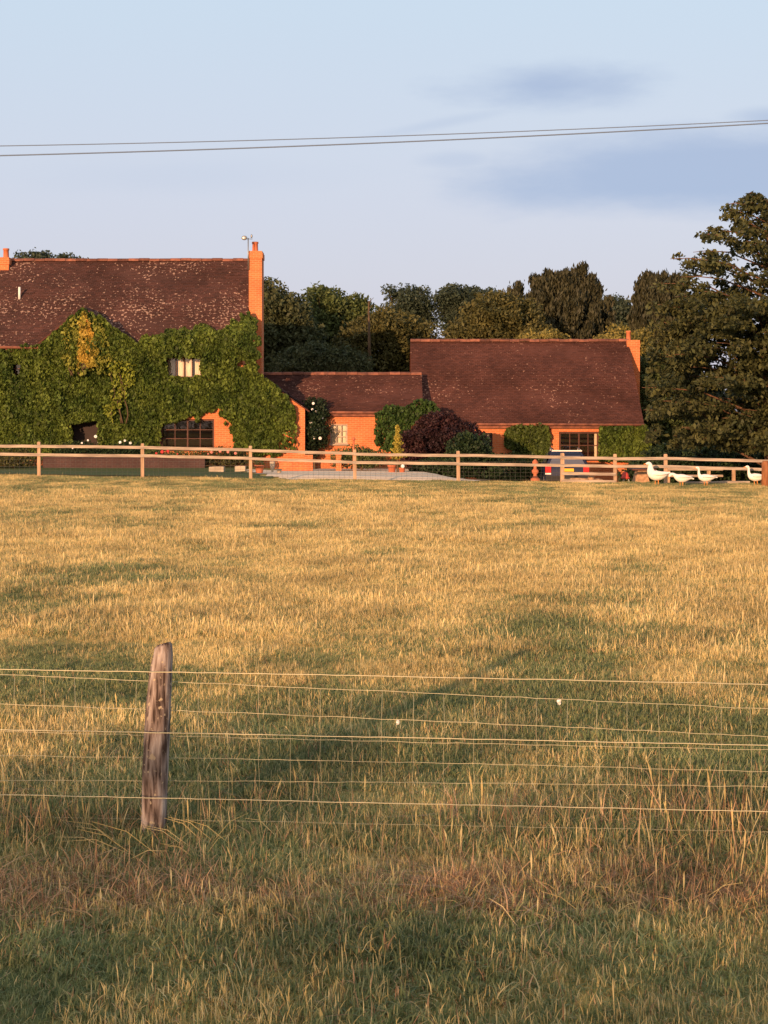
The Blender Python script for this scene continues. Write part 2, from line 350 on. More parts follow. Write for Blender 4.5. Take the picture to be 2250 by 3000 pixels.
def tree(label, Y, pxblobs, m, kind='broad', seed=1, clump=.55, nc=60, nl=130, leaf=.2, name='tree', cat='tree', trunk_r=.22, dep=1.0, group=None, bark='bark', inner=.55, asp=.5):
    blobs = []
    for (px, py, rx, ry) in pxblobs:
        c = P(px, py, Y); blobs.append((c.x, Y, c.z, rx*Y/F, rx*Y/F*dep, ry*Y/F))
    bx = blobs[0]; bz = g(bx[0], Y)
    root = empty(name, (bx[0], Y, bz), label, cat, group)
    if kind == 'con': pts, cc = crown_pts(blobs, clump, nc, nl, seed, elong=np.array([.5, .5, .85]), inner=.6)
    else: pts, cc = crown_pts(blobs, clump, nc, nl, seed, inner=inner)
    pts = pts[pts[:, 2] > bz+.1]
    if Y > 70: pts = np.concatenate([pts, pts[::2]+np.random.default_rng(seed).normal(0, .08, pts[::2].shape)]); leaf = leaf*.84
    if kind == 'con':
        leafobj('crown', pts, leaf, m, root, asp=.35, axis=(0, 0, 1), axw=.62, seed=seed)
    else: leafobj('crown', pts, leaf, m, root, flat=.25, seed=seed, asp=asp)
    rs = random.Random(seed)
    zt = max(b[2]+b[5]*.6 for b in blobs)
    lim = [cc[i] for i in rs.sample(range(len(cc)), min(len(cc), 16))]
    trunk_mb((bx[0], Y, bz-.2), (bx[0], Y, zt), trunk_r, lim, rs).build('trunk', M[bark], root, True)
    return root

# ------------------------------------------------------------------ ground
def dryness(X, Y):
    """0 = green sward, 1 = bleached straw"""
    px = CX+X*F/np.maximum(Y, 1); py = HY+HC*F/np.maximum(Y, 1)
    d = np.interp(py, [1395, 1440, 1500, 1600, 1850, 1980, 2120, 2400, 2550, 3000], [.50, .54, .78, .96, .88, .72, .55, .47, .42, .38])
    d = d+1.0*(fbm(X*.55+9, Y*.28, 11)-.5)+1.15*(fbm(X*2.3, Y*1.2, 12, 3)-.5)
    for (cx, cy, rx, ry, a) in [(1600, 1840, 150, 40, .4), (1650, 1950, 120, 50, .45), (1250, 2060, 620, 45, .42), (1000, 2230, 420, 110, .5), (60, 1760, 190, 26, .55), (250, 2000, 260, 55, .4), (150, 1970, 200, 25, .3),
                                (900, 1545, 140, 12, .35), (1650, 1640, 120, 12, .35), (30, 1660, 60, 25, .3), (600, 1610, 120, 14, .3), (2250, 2200, 130, 130, .6), (2000, 1860, 160, 40, .25), (430, 1545, 60, 8, .35), (330, 1700, 300, 30, .22),
                                (1500, 2450, 500, 60, .2), (250, 2850, 420, 90, .3), (1400, 2780, 350, 60, .3), (700, 2450, 200, 80, .35), (2150, 2850, 200, 120, .2),
                                (650, 1900, 220, 60, -.35), (2100, 2060, 250, 60, -.25), (1150, 1980, 200, 40, -.2), (2150, 2560, 220, 60, -.3), (500, 1850, 300, 50, -.12), (900, 1730, 300, 40, -.15), (100, 2180, 160, 50, -.3)]:
        q = ((px-cx)/rx)**2+((py-cy)/ry)**2
        d = d-1.45*a*np.exp(-q*.9)
    return np.clip(d, 0, 1)
def deadness(X, Y):
    px = CX+X*F/np.maximum(Y, 1); py = HY+HC*F/np.maximum(Y, 1); s = 0
    for (cx, cy, rx, ry, a) in [(1850, 2615, 240, 50, 1.), (2180, 2650, 150, 50, .9), (1400, 2620, 150, 45, .8), (330, 2610, 300, 34, .62), (620, 2540, 150, 30, .35), (760, 2600, 130, 34, .5), (1050, 2520, 260, 26, .3), (1130, 2620, 160, 22, .35), (130, 2650, 130, 30, .3), (350, 2490, 60, 25, .5)]:
        s = np.maximum(s, a*np.exp(-(((px-cx)/rx)**2+((py-cy)/ry)**2)))
    return np.clip(s*3.4*np.clip(fbm(X*1.6, Y*2.2, 21, 3)-.24, 0, 1), 0, 1)
ys = np.concatenate([np.arange(-40, 4, 2.0), np.arange(4, 30, .18), np.arange(30, 68, .4), np.geomspace(68, 900, 26)])
xs = np.concatenate([-np.geomspace(22, 500, 18)[::-1], np.arange(-21.5, 21.6, .25), np.geomspace(22, 500, 18)])
GX, GY = np.meshgrid(xs, ys); GZ = gz(GX, GY)
vv = np.stack([GX.ravel(), GY.ravel(), GZ.ravel()], 1); nx, ny = len(xs), len(ys)
ii = (np.arange(ny-1)[:, None]*nx+np.arange(nx-1)[None, :]).ravel()
gm = bpy.data.materials.new('field_ground'); gm.use_nodes = True
n = gm.node_tree.nodes; L = gm.node_tree.links
at = n.new('ShaderNodeAttribute'); at.attribute_name = 'dry'; at2 = n.new('ShaderNodeAttribute'); at2.attribute_name = 'dead'
geo = n.new('ShaderNodeNewGeometry'); t = n.new('ShaderNodeTexNoise'); t.inputs['Scale'].default_value = 7; t.inputs['Detail'].default_value = 6; L.new(geo.outputs['Position'], t.inputs['Vector'])
ma = n.new('ShaderNodeMath'); ma.operation = 'MULTIPLY_ADD'; L.new(t.outputs['Fac'], ma.inputs[0]); ma.inputs[1].default_value = .6; L.new(at.outputs['Fac'], ma.inputs[2])
cr = n.new('ShaderNodeValToRGB'); L.new(ma.outputs[0], cr.inputs[0])
cr.color_ramp.elements[0].position = .35; cr.color_ramp.elements[0].color = (.09, .11, .045, 1); cr.color_ramp.elements[1].position = 1.15/1.2; cr.color_ramp.elements[1].color = (.46, .33, .11, 1)
mx = n.new('ShaderNodeMix'); mx.data_type = 'RGBA'; L.new(at2.outputs['Fac'], mx.inputs[0]); L.new(cr.outputs[0], mx.inputs[6]); mx.inputs[7].default_value = (.20, .11, .06, 1)
L.new(mx.outputs[2], n['Principled BSDF'].inputs['Base Color']); n['Principled BSDF'].inputs['Roughness'].default_value = 1; n['Principled BSDF'].inputs['Specular IOR Level'].default_value = .05
me = npmesh('field', vv, np.stack([ii, ii+1, ii+nx+1, ii+nx], 1), gm, smooth=True)
a = me.attributes.new('dry', 'FLOAT', 'POINT'); a.data.foreach_set('value', dryness(vv[:, 0], vv[:, 1]).astype(np.float32))
a = me.attributes.new('dead', 'FLOAT', 'POINT'); a.data.foreach_set('value', deadness(vv[:, 0], vv[:, 1]).astype(np.float32))
tag(link('field', me), kind='structure')
def sheet(name, poly, m, dz, step=.4):
    """a sheet following the ground inside an outline given as (X, Y)"""
    px = [p[0] for p in poly]; py = [p[1] for p in poly]; v = []; f = []; idx = {}
    def inside(x, y):
        c = False; j = len(poly)-1
        for i in range(len(poly)):
            if (poly[i][1] > y) != (poly[j][1] > y) and x < (poly[j][0]-poly[i][0])*(y-poly[i][1])/(poly[j][1]-poly[i][1])+poly[i][0]: c = not c
            j = i
        return c
    def vid(i, j):
        if (i, j) not in idx:
            x, y = min(px)+i*step, min(py)+j*step; x += .12*(vnoise(x*2, y*2, 4)-.5); idx[(i, j)] = len(v); v.append((x, y, g(x, y)+dz))
        return idx[(i, j)]
    for i in range(int((max(px)-min(px))/step)):
        for j in range(int((max(py)-min(py))/step)):
            if inside(min(px)+(i+.5)*step, min(py)+(j+.5)*step): f.append((vid(i, j), vid(i+1, j), vid(i+1, j+1), vid(i, j+1)))
    me = bpy.data.meshes.new(name); me.from_pydata(v, [], f); me.materials.append(m); me.polygons.foreach_set('use_smooth', [True]*len(f))
    return tag(link(name, me), kind='structure')
sheet('driveway', [(-2.9, 47.6), (-1.9, 47.3), (1.6, 47.3), (9, 48.5), (12, 50), (12, 60), (3, 60.5), (-2.6, 60.5), (-5.0, 57), (-4.6, 52)], M['gravel'], .02)
sheet('lawn', [(-20, 47.8), (-3.2, 47.8), (-4.9, 52), (-5.3, 57), (-5.3, 59), (-20, 59)], M['lawn'], .024)

# ------------------------------------------------------------------ grass
def grass_cols(name, c1, c2, c3, tr=.3, rough=.6):
    m = bpy.data.materials.new(name); m.use_nodes = True; n = m.node_tree.nodes; L = m.node_tree.links; b = n['Principled BSDF']
    geo = n.new('ShaderNodeNewGeometry'); cr = n.new('ShaderNodeValToRGB'); L.new(geo.outputs['Random Per Island'], cr.inputs[0])
    cr.color_ramp.elements[0].color = (*c1, 1); cr.color_ramp.elements[1].color = (*c3, 1); e = cr.color_ramp.elements.new(.55); e.color = (*c2, 1)
    t = n.new('ShaderNodeTexNoise'); t.inputs['Scale'].default_value = .9; t.inputs['Detail'].default_value = 4; L.new(geo.outputs['Position'], t.inputs['Vector'])
    mr = n.new('ShaderNodeMapRange'); L.new(t.outputs['Fac'], mr.inputs[0]); mr.inputs[1].default_value = .3; mr.inputs[2].default_value = .7; mr.inputs[3].default_value = .72; mr.inputs[4].default_value = 1.28
    vm = n.new('ShaderNodeVectorMath'); vm.operation = 'SCALE'; L.new(cr.outputs[0], vm.inputs[0]); L.new(mr.outputs[0], vm.inputs['Scale'])
    L.new(vm.outputs[0], b.inputs['Base Color']); b.inputs['Roughness'].default_value = rough; b.inputs['Specular IOR Level'].default_value = .2
    trn = n.new('ShaderNodeBsdfTranslucent'); L.new(vm.outputs[0], trn.inputs[0]); ms = n.new('ShaderNodeMixShader'); ms.inputs[0].default_value = tr
    L.new(b.outputs[0], ms.inputs[1]); L.new(trn.outputs[0], ms.inputs[2]); L.new(ms.outputs[0], n['Material Output'].inputs[0])
    return m
gmat = [grass_cols('green_blades', (.12, .165, .07), (.21, .25, .105), (.37, .37, .185)),
        grass_cols('straw_stems', (.56, .42, .165), (.69, .53, .23), (.80, .66, .36)),
        grass_cols('dead_thatch', (.24, .13, .07), (.50, .29, .16), (.72, .48, .28))]
def blades(N, R0, h, w, lean, kind, r, curl=.5):
    """N tapering bent blades within radius R0"""
    ang = r.uniform(0, 2*np.pi, N); rad = R0*np.sqrt(r.uniform(0, 1, N)); bx = np.cos(ang)*rad; by = np.sin(ang)*rad
    k = 26; ta = r.uniform(0, 2*np.pi, k); tr_ = R0*np.sqrt(r.uniform(0, 1, k)); w_ = r.integers(0, k, N); tt_ = r.uniform(size=N) < .6     # most blades stand in small tufts
    bx = np.where(tt_, np.cos(ta[w_])*tr_[w_]+r.normal(0, .016, N), bx); by = np.where(tt_, np.sin(ta[w_])*tr_[w_]+r.normal(0, .016, N), by)
    H = h*r.uniform(.45, 1.25, N); wd = w*r.uniform(.6, 1.3, N); az = r.uniform(0, 2*np.pi, N); ln = lean*np.abs(r.normal(size=N))
    fz = r.uniform(0, 2*np.pi, N); wx, wy = np.cos(fz)*wd/2, np.sin(fz)*wd/2
    dx, dy = np.cos(az), np.sin(az); V = []
    for tt, ws in ((0, 1.), (.4, .9), (.75, .6), (1., .06)):
        L_ = H*tt; off = L_*(ln*(.45+curl*tt)); z = L_*np.maximum(.12, 1-.42*np.minimum(ln*tt, 1.9)**1.3)
        cx, cy = bx+dx*off, by+dy*off
        V.append(np.stack([cx-wx*ws, cy-wy*ws, z], 1)); V.append(np.stack([cx+wx*ws, cy+wy*ws, z], 1))
    V = np.stack(V, 1)            # N,8,3
    v = V.reshape(-1, 3); b = (np.arange(N)*8)[:, None, None]
    f = (b+np.array([[0, 1, 3, 2], [2, 3, 5, 4], [4, 5, 7, 6]])[None]).reshape(-1, 4)
    return v, f, np.full(len(f), kind)
def seedheads(N, R0, h, r):
    v0, f0, m0 = blades(N, R0, h, .0028, .22, 1, r, .3)
    V = v0.reshape(N, 8, 3).copy(); V[:, 4:6] = V[:, 4:6]      # widen the tips into narrow heads
    c = V[:, 4:6].mean(1, keepdims=True); V[:, 4:6] = c+(V[:, 4:6]-c)*4.2
    return V.reshape(-1, 3), f0, m0
patches = bpy.data.collections.new('grass_patches')
def patch(name, spec, seed):
    r = np.random.default_rng(seed); vs, fs, ms = [], [], []; b = 0
    for fn, args in spec:
        v, f, m = fn(*args, r=r) if fn is seedheads else fn(*args[:6], r, *args[6:])
        vs.append(v); fs.append(f+b); ms.append(m); b += len(v)
    me = npmesh(name, np.concatenate(vs), np.concatenate(fs), gmat, np.concatenate(ms))
    o = bpy.data.objects.new(name, me); patches.objects.link(o); return o
RP = .32
k = 0
for lev, (ng, ns, nh, nd) in enumerate([(900, 10, 0, 30), (720, 50, 1, 50), (460, 150, 3, 60), (220, 310, 6, 50)]):
    for s in range(3):
        patch('grass_patch_%02d' % k, [(blades, (ng, RP, .046, .0048, 1.1, 0)), (blades, (ns, RP, .066, .0038, .6, 1)), (blades, (ns, RP, .040, .0042, 1.2, 1)), (seedheads, (nh, RP, .11)), (blades, (nd, RP, .055, .004, 1.8, 2))], 100+k); k += 1
for s in range(3):
    patch('grass_patch_%02d' % k, [(blades, (160, RP, .05, .005, 1.0, 0)), (blades, (520, RP, .10, .004, 2.6, 2, .9)), (blades, (50, RP, .07, .004, .9, 1))], 100+k); k += 1
# tussock patches (long wispy grass at the foot of the wire fence)
for s in range(3):
    patch('grass_patch_%02d' % k, [(blades, (600, RP, .075, .0045, 1.0, 0)), (blades, (70, RP, .12, .0034, .6, 1)), (seedheads, (4, RP, .19)), (blades, (60, RP, .16, .004, 1.2, 2))], 100+k); k += 1
pts, idx, scs = [], [], []
def scatter(y0, y1, dens):
    hw = .25*y1+1.6; st_ = dens**-.5; X, Y = np.meshgrid(np.arange(-hw, hw, st_), np.arange(y0, y1, st_)); X = X.ravel(); Y = Y.ravel(); X = X+rng.uniform(-.5, .5, len(X))*st_; Y = Y+rng.uniform(-.5, .5, len(Y))*st_
    keep = np.abs(X) < .25*Y+1.6; X, Y = X[keep], Y[keep]
    d = dryness(X, Y)+rng.normal(0, .10, len(X)); dd = deadness(X, Y)
    lev = np.clip((d*4.4-.35).astype(int), 0, 3); i = lev*3+rng.integers(0, 3, len(X))
    py = HY+HC*F/Y
    wisp = rng.uniform(size=len(X)) < .55*np.exp(-((py-2440)/70)**2)
    i = np.where(wisp, 15+rng.integers(0, 3, len(X)), i)
    i = np.where(rng.uniform(size=len(X)) < dd*.9, 12+rng.integers(0, 3, len(X)), i)
    sc = np.interp(Y, [5, 10, 20, 45], [.95, 1.0, 1.1, 1.15])*rng.uniform(.75, 1.25, len(X))
    sc = sc*np.interp(fbm(X*.7, Y*.7, 31, 3), [.3, .7], [.72, 1.25])
    sc = np.where(py < 1450, sc*.7, sc)
    pts.append(np.stack([X, Y, gz(X, Y)-.004], 1)); idx.append(i); scs.append(sc)
scatter(4.2, 10, 17); scatter(10, 20, 13); scatter(20, 46.6, 10)
pts = np.concatenate(pts); idx = np.concatenate(idx); scs = np.concatenate(scs)
me = bpy.data.meshes.new('grass'); me.vertices.add(len(pts)); me.vertices.foreach_set('co', pts.astype(np.float32).ravel())
a = me.attributes.new('idx', 'INT', 'POINT'); a.data.foreach_set('value', idx.astype(np.int32))
a = me.attributes.new('scl', 'FLOAT', 'POINT'); a.data.foreach_set('value', scs.astype(np.float32))
a = me.attributes.new('rot', 'FLOAT_VECTOR', 'POINT'); rot = np.zeros((len(pts), 3), np.float32); rot[:, 2] = rng.uniform(0, 6.28, len(pts)); rot[:, :2] = rng.normal(0, .04, (len(pts), 2)); a.data.foreach_set('vector', rot.ravel())
go = link('grass', me); tag(go, 'long dry grass of the meadow, straw and green blades mixed', 'grass', kind='stuff')
ng = bpy.data.node_groups.new('scatter_grass', 'GeometryNodeTree')
ng.interface.new_socket('Geometry', in_out='INPUT', socket_type='NodeSocketGeometry'); ng.interface.new_socket('Geometry', in_out='OUTPUT', socket_type='NodeSocketGeometry')
gi = ng.nodes.new('NodeGroupInput'); goo = ng.nodes.new('NodeGroupOutput'); m2p = ng.nodes.new('GeometryNodeMeshToPoints')
iop = ng.nodes.new('GeometryNodeInstanceOnPoints'); ci = ng.nodes.new('GeometryNodeCollectionInfo'); ci.inputs['Collection'].default_value = patches
ci.inputs['Separate Children'].default_value = True; ci.inputs['Reset Children'].default_value = True
def nattr(nm, ty):
    q = ng.nodes.new('GeometryNodeInputNamedAttribute'); q.data_type = ty; q.inputs[0].default_value = nm; return q.outputs[0]
ng.links.new(gi.outputs[0], m2p.inputs[0]); ng.links.new(m2p.outputs[0], iop.inputs['Points']); ng.links.new(ci.outputs[0], iop.inputs['Instance'])
iop.inputs['Pick Instance'].default_value = True; ng.links.new(nattr('idx', 'INT'), iop.inputs['Instance Index'])
ng.links.new(nattr('scl', 'FLOAT'), iop.inputs['Scale']); e2r = ng.nodes.new('FunctionNodeEulerToRotation'); ng.links.new(nattr('rot', 'FLOAT_VECTOR'), e2r.inputs[0]); ng.links.new(e2r.outputs[0], iop.inputs['Rotation'])
ng.links.new(iop.outputs[0], goo.inputs[0])
md = go.modifiers.new('scatter', 'NODES'); md.node_group = ng

# ------------------------------------------------------------------ house builders
def wall_front(mb, x0, x1, z0, z1, y, ops, depth=.14):
    """a wall facing the viewer with rectangular openings and their reveals"""
    X = sorted({x0, x1, *[o[0] for o in ops], *[o[1] for o in ops]}); Z = sorted({z0, z1, *[o[2] for o in ops], *[o[3] for o in ops]})
    for i in range(len(X)-1):
        for j in range(len(Z)-1):
            cx, cz = (X[i]+X[i+1])/2, (Z[j]+Z[j+1])/2
            if any(o[0] < cx < o[1] and o[2] < cz < o[3] for o in ops): continue
            mb.add([(X[i], y, Z[j]), (X[i+1], y, Z[j]), (X[i+1], y, Z[j+1]), (X[i], y, Z[j+1])], [(0, 1, 2, 3)])
    for (a, b, c, d) in ops:
        y2 = y+depth
        for q in ([(a, y, c), (b, y, c), (b, y2, c), (a, y2, c)], [(a, y, d), (b, y, d), (b, y2, d), (a, y2, d)], [(a, y, c), (a, y, d), (a, y2, d), (a, y2, c)], [(b, y, c), (b, y, d), (b, y2, d), (b, y2, c)]): mb.add(q, [(0, 1, 2, 3)])
def tiles(org, uv, sv, nu, nv, rows=None, wv=.17, hv=.105, seed=0, bounds=None):
    """overlapping roof tiles: each its own slightly tilted slab; bounds(row z fraction)->(u0,u1)"""
    r = np.random.default_rng(seed); U = Vector(uv).normalized(); Vv = Vector(sv).normalized(); N = U.cross(Vv).normalized()
    if N.z < 0: N = -N
    W_, H_ = Vector(uv).length, Vector(sv).length; nv = int(H_/hv); v = []; f = []
    O = Vector(org)
    for j in range(nv+1):
        u0, u1 = bounds(j*hv/H_) if bounds else (0, W_)
        nn = int((u1-u0)/wv)+1; sh = (j % 2)*wv*.5
        for i in range(-1, nn+1):
            a, b = u0+i*wv+sh+.003, u0+(i+1)*wv+sh-.003
            a, b = max(a, u0), min(b, u1)
            if b-a < .02: continue
            s = .02*math.sin(j*.21+i*.05)+.012*math.sin(i*.13)
            l0 = .035+r.uniform(-.006, .010)+s; l1 = .012+s; t = r.uniform(-.004, .004); k = len(v)
            for (uu, hh, ll) in ((a, j*hv-.012, l0+t), (b, j*hv-.012, l0-t), (b, (j+1)*hv+.02, l1-t), (a, (j+1)*hv+.02, l1+t)): v.append(O+U*uu+Vv*min(hh, H_)+N*ll)
            v.append(O+U*a+Vv*(j*hv-.012)+N*(l0-.016)); v.append(O+U*b+Vv*(j*hv-.012)+N*(l0-.016))
            f += [(k, k+1, k+2, k+3), (k+4, k+5, k+1, k)]
    return v, f
def window(parent, x0, x1, z0, z1, y, nx, nz, frame, glass, curtain=None, fw=.07, bw=.03):
    mb = MB(); t = .06
    mb.box((x0, y, z0), (x0+fw, y+t, z1)); mb.box((x1-fw, y, z0), (x1, y+t, z1)); mb.box((x0+fw, y, z1-fw), (x1-fw, y+t, z1)); mb.box((x0+fw, y, z0), (x1-fw, y+t, z0+fw))
    W_ = (x1-x0-2*fw); H_ = z1-z0-2*fw
    for i in range(1, nx): c = x0+fw+W_*i/nx; bb = bw*(1.9 if nx > 3 and i % 2 == 0 else 1); mb.box((c-bb/2, y+.006, z0+fw), (c+bb/2, y+t-.006, z1-fw))
    for j in range(1, nz): c = z0+fw+H_*j/nz; mb.box((x0+fw, y+.012, c-bw/2), (x1-fw, y+t-.012, c+bw/2))
    w = mb.build('window', frame, parent)
    WORLD[0] and None
    m2 = MB(); m2.add([(x0+fw, y+.03, z0+fw), (x1-fw, y+.03, z0+fw), (x1-fw, y+.03, z1-fw), (x0+fw, y+.03, z1-fw)], [(0, 1, 2, 3)]); p = m2.build('pane', glass, w)
    p.location = (0, 0, 0)
    s = MB(); s.box((x0-.04, y-.17, z0-.06), (x1+.04, y+.02, z0-.002)); s_ = s.build('sill', frame, w); s_.location = (0, 0, 0)
    if curtain:
        for (a, b) in curtain:
            c = MB(); n_ = 10; vs = []
            for i in range(n_+1):
                xx = x0+fw+W_*(a+(b-a)*i/n_); yy_ = y+.09+.014*math.sin(i*1.9); vs += [(xx, yy_, z0+.03), (xx, yy_, z1-.05)]
            c.add(vs, [(2*i, 2*i+2, 2*i+3, 2*i+1) for i in range(n_)]); c_ = c.build('curtain', M['curtain'], w); c_.location = (0, 0, 0)
    return w
def ridge(mb, x0, x1, y, z, r=.13):
    n_ = int((x1-x0)/.42)
    for i in range(n_):
        a, b = x0+(x1-x0)*i/n_, x0+(x1-x0)*(i+1)/n_
        dz = random.uniform(-.012, .012); vs = []
        for xx in (a+.008, b-.004):
            for k in range(7):
                t = math.pi*(.02+.96*k/6); vs.append((xx, y+r*math.cos(t), z+dz-.05+r*math.sin(t)))
        mb.add(vs, [(k, k+1, k+8, k+7) for k in range(6)]+[(0, 7, 13, 6)]+[tuple(range(7))[::-1], tuple(range(7, 14))])
def kid(mb, name, m, parent, smooth=False):
    """a sub-part: its parent part already sits at the world origin"""
    o = mb.build(name, m, parent, smooth); o.location = (0, 0, 0); return o

def gable_house(label, cat, x0, x1, ye, yr, ze, zr, zb, ops, tile, brick='brick', over=.22, name='brick_house', yb=None, seed=1, verge=.1, skip_left=False):
    yb = yb or 2*yr-ye; yw = ye+over; root = empty(name, ((x0+x1)/2, (ye+yb)/2, zb), label, cat)
    mb = MB(); slope = (zr-ze)/(yr-ye); zt = ze+slope*over-.03
    wall_front(mb, x0+verge, x1-verge, zb-.6, zt, yw, ops)
    xa, xb = x0+verge, x1-verge; ybk = yb-over
    for xx in (xa, xb): mb.add([(xx, yw, zb-.6), (xx, ybk, zb-.6), (xx, ybk, zt), (xx, yr, zr-.06), (xx, yw, zt)], [(0, 1, 2, 3, 4)])
    mb.add([(xa, ybk, zb-.6), (xb, ybk, zb-.6), (xb, ybk, zt), (xa, ybk, zt)], [(0, 1, 2, 3)])
    mb.build('wall', M[brick], root)
    v, f = tiles((x0, ye, ze), (x1-x0, 0, 0), (0, yr-ye, zr-ze), 0, 0, seed=seed)
    b = MB(); b.add(v, f)
    t_ = .06
    b.add([(x0, ye, ze), (x1, ye, ze), (x1, yr, zr), (x0, yr, zr), (x0, ye+.03, ze-t_), (x1, ye+.03, ze-t_), (x1, yr, zr-t_), (x0, yr, zr-t_)], [(0, 1, 2, 3), (4, 7, 6, 5), (0, 4, 5, 1), (1, 5, 6, 2), (0, 3, 7, 4)])
    b.add([(x0, yb, ze), (x1, yb, ze), (x1, yr, zr), (x0, yr, zr), (x0, yb, ze-t_), (x1, yb, ze-t_), (x1, yr, zr-t_), (x0, yr, zr-t_)], [(3, 2, 1, 0), (4, 5, 6, 7), (0, 1, 5, 4), (1, 2, 6, 5), (0, 4, 7, 3)])
    rf = b.build('roof', M[tile], root)
    rb = MB(); ridge(rb, x0, x1, yr, zr+.04); kid(rb, 'ridge_tiles', M['ridge'], rf)
    gt = MB(); gt.tube([(x0, ye-.06, ze-.03), (x1, ye-.06, ze-.06)], .055, 8); gt.build('gutter', M['ridge'], root, True)
    fb = MB(); fb.box((x0+.02, ye+.02, ze-.2), (x1-.02, ye+.05, ze-.07)); fb.build('fascia', M['ridge'], root)
    return root

# ---- main house, left
YE, YR = 59.75, 64.0
ZE = PZ(1015, YE); ZR = PZ(765, YR)
zb = -.1
yw = YE+.25
def op(px0, px1, py0, py1, Y): return (PX(px0, Y), PX(px1, Y), PZ(py1, Y), PZ(py0, Y))
o_up = op(487, 592, 1043, 1108, yw); o_lo = op(470, 628, 1228, 1316, yw); o_dr = op(208, 292, 1228, 1372, yw); o_left = op(20, 70, 1050, 1110, yw); o_l2 = op(20, 90, 1240, 1320, yw)
house = gable_house('large brick farmhouse covered in creeper, with tall steep lichen-spotted roof and two chimneys', 'house', -15.86, -5.42, YE, YR, ZE, ZR, zb, [o_up, o_lo, o_dr, o_left, o_l2], 'tile', seed=3)
window(house, *o_up, yw+.06, 4, 1, M['timber'], M['glass'], [(0, .2), (.3, .72), (.82, 1)])
window(house, *o_lo, yw+.06, 4, 3, M['timber'], M['glass'])
window(house, *o_left, yw+.06, 2, 2, M['timber'], M['glass']); window(house, *o_l2, yw+.06, 2, 2, M['timber'], M['glass'])
d = MB(); d.box((o_dr[0], yw+.5, o_dr[2]), (o_dr[1], yw+.56, o_dr[3])); dd_ = d.build('door', M['darkwood'], house)
hd = MB(); hd.ball((o_dr[1]-.15, yw+.47, o_dr[2]+1.0), .03); kid(hd, 'handle', M['metal'], dd_, True)
# front gable
gx, gzp = PX(247, yw-.05), PZ(903, yw-.05)
hwd = 1.95
mb = MB(); yg = yw-.05
mb.add([(gx-hwd, yg, ZE-.1), (gx+hwd, yg, ZE-.1), (gx, yg, gzp-.06), (gx-hwd, yg+.1, ZE-.1), (gx+hwd, yg+.1, ZE-.1), (gx, yg+.1, gzp-.06)], [(0, 1, 2), (3, 5, 4), (0, 3, 4, 1), (1, 4, 5, 2), (2, 5, 3, 0)])
mb.build('gable_wall', M['brick'], house)
sl_main = (ZR-ZE)/(YR-YE); ybk = YE+(gzp-ZE)/sl_main+.25
b = MB()
for s in (-1, 1):
    xe = gx+s*(hwd+.12); ze_ = ZE-.16
    a0, a1, a2, a3 = Vector((gx, yg-.14, gzp)), Vector((xe, yg-.14, ze_)), Vector((xe, YE+.35, ze_)), Vector((gx, ybk, gzp))
    t_ = Vector((0, 0, .07)); b.add([a0, a1, a2, a3, a0+t_, a1+t_, a2+t_, a3+t_], [(0, 1, 2, 3), (7, 6, 5, 4), (0, 4, 5, 1), (1, 5, 6, 2), (3, 7, 4, 0)])
b.build('gable_roof', M['tile2'], house)
# lean-to on the right, its wall continuing the front
X0, X1 = -5.52, PX(893, 60.0); Z0, Z1 = PZ(1068, 60.0), PZ(1196, 60.0)
mb = MB(); yl = 60.03
mb.add([(X0, yl, zb-.6), (X1, yl, zb-.6), (X1, yl, Z1-.02), (X0, yl, Z0-.02), (X0, 66, zb-.6), (X1, 66, zb-.6), (X1, 66, Z1-.02), (X0, 66, Z0-.02)], [(0, 1, 2, 3), (1, 5, 6, 2), (4, 7, 6, 5), (0, 3, 7, 4)])
mb.build('side_wall', M['brick'], house)
v, f = tiles((X1+.18, 59.95, Z1-.1), (0, 6.2, 0), (X0-X1-.18, 0, Z0-Z1+.12), 0, 0, seed=8)
b = MB(); b.add(v, f); e0 = (X1+.18, Z1-.1); e1 = (X0, Z0+.02)
b.add([(e0[0], 59.95, e0[1]), (e1[0], 59.95, e1[1]), (e1[0], 66.1, e1[1]), (e0[0], 66.1, e0[1]), (e0[0], 59.95, e0[1]-.06), (e1[0], 59.95, e1[1]-.06), (e1[0], 66.1, e1[1]-.06), (e0[0], 66.1, e0[1]-.06)], [(0, 3, 2, 1), (4, 5, 6, 7), (0, 1, 5, 4), (0, 4, 7, 3)])
b.build('side_roof', M['tile2'], house)
def chimney(parent, x0, x1, y0, y1, zb_, zt, potx, potz, pr=.12, cap=.03):
    c = MB(); c.box((x0, y0, zb_), (x1, y1, zt-.30)); c.box((x0-cap, y0-cap, zt-.30), (x1+cap, y1+cap, zt-.07)); c.box((x0-.005, y0-.005, zt-.07), (x1+.005, y1+.005, zt))
    o = c.build('chimney', M['brick'], parent)
    p = MB(); cy = (y0+y1)/2
    p.tube([(potx, cy, zt-.01), (potx, cy, zt+.06), (potx, cy, potz-.08), (potx, cy, potz-.07), (potx, cy, potz)], [pr*1.15, pr, pr*.92, pr*1.12, pr*1.1], 14); kid(p, 'chimney_pot', M['terracotta'], o, True)
    return o
ch = chimney(house, PX(729, 61.5), PX(767, 61.5), 61.5, 62.5, -.2, PZ(735, 61.5), PX(747, 61.9), PZ(708, 61.9))
chimney(house, PX(-32, 64), PX(34, 64), 63.5, 64.5, 2, PZ(757, 64), PX(18, 64), PZ(728, 64))
a = MB(); x = PX(727, 61.4); a.tube([(x, 61.42, PZ(790, 61.4)), (x, 61.42, PZ(697, 61.4))], .022, 8); a.tube([(x-.16, 61.42, PZ(700, 61.4)), (x+.17, 61.42, PZ(700, 61.4))], .012, 6)
ds = []
for t in range(6): ds.append((.03+.11*math.sin(t/5*1.2), 0))
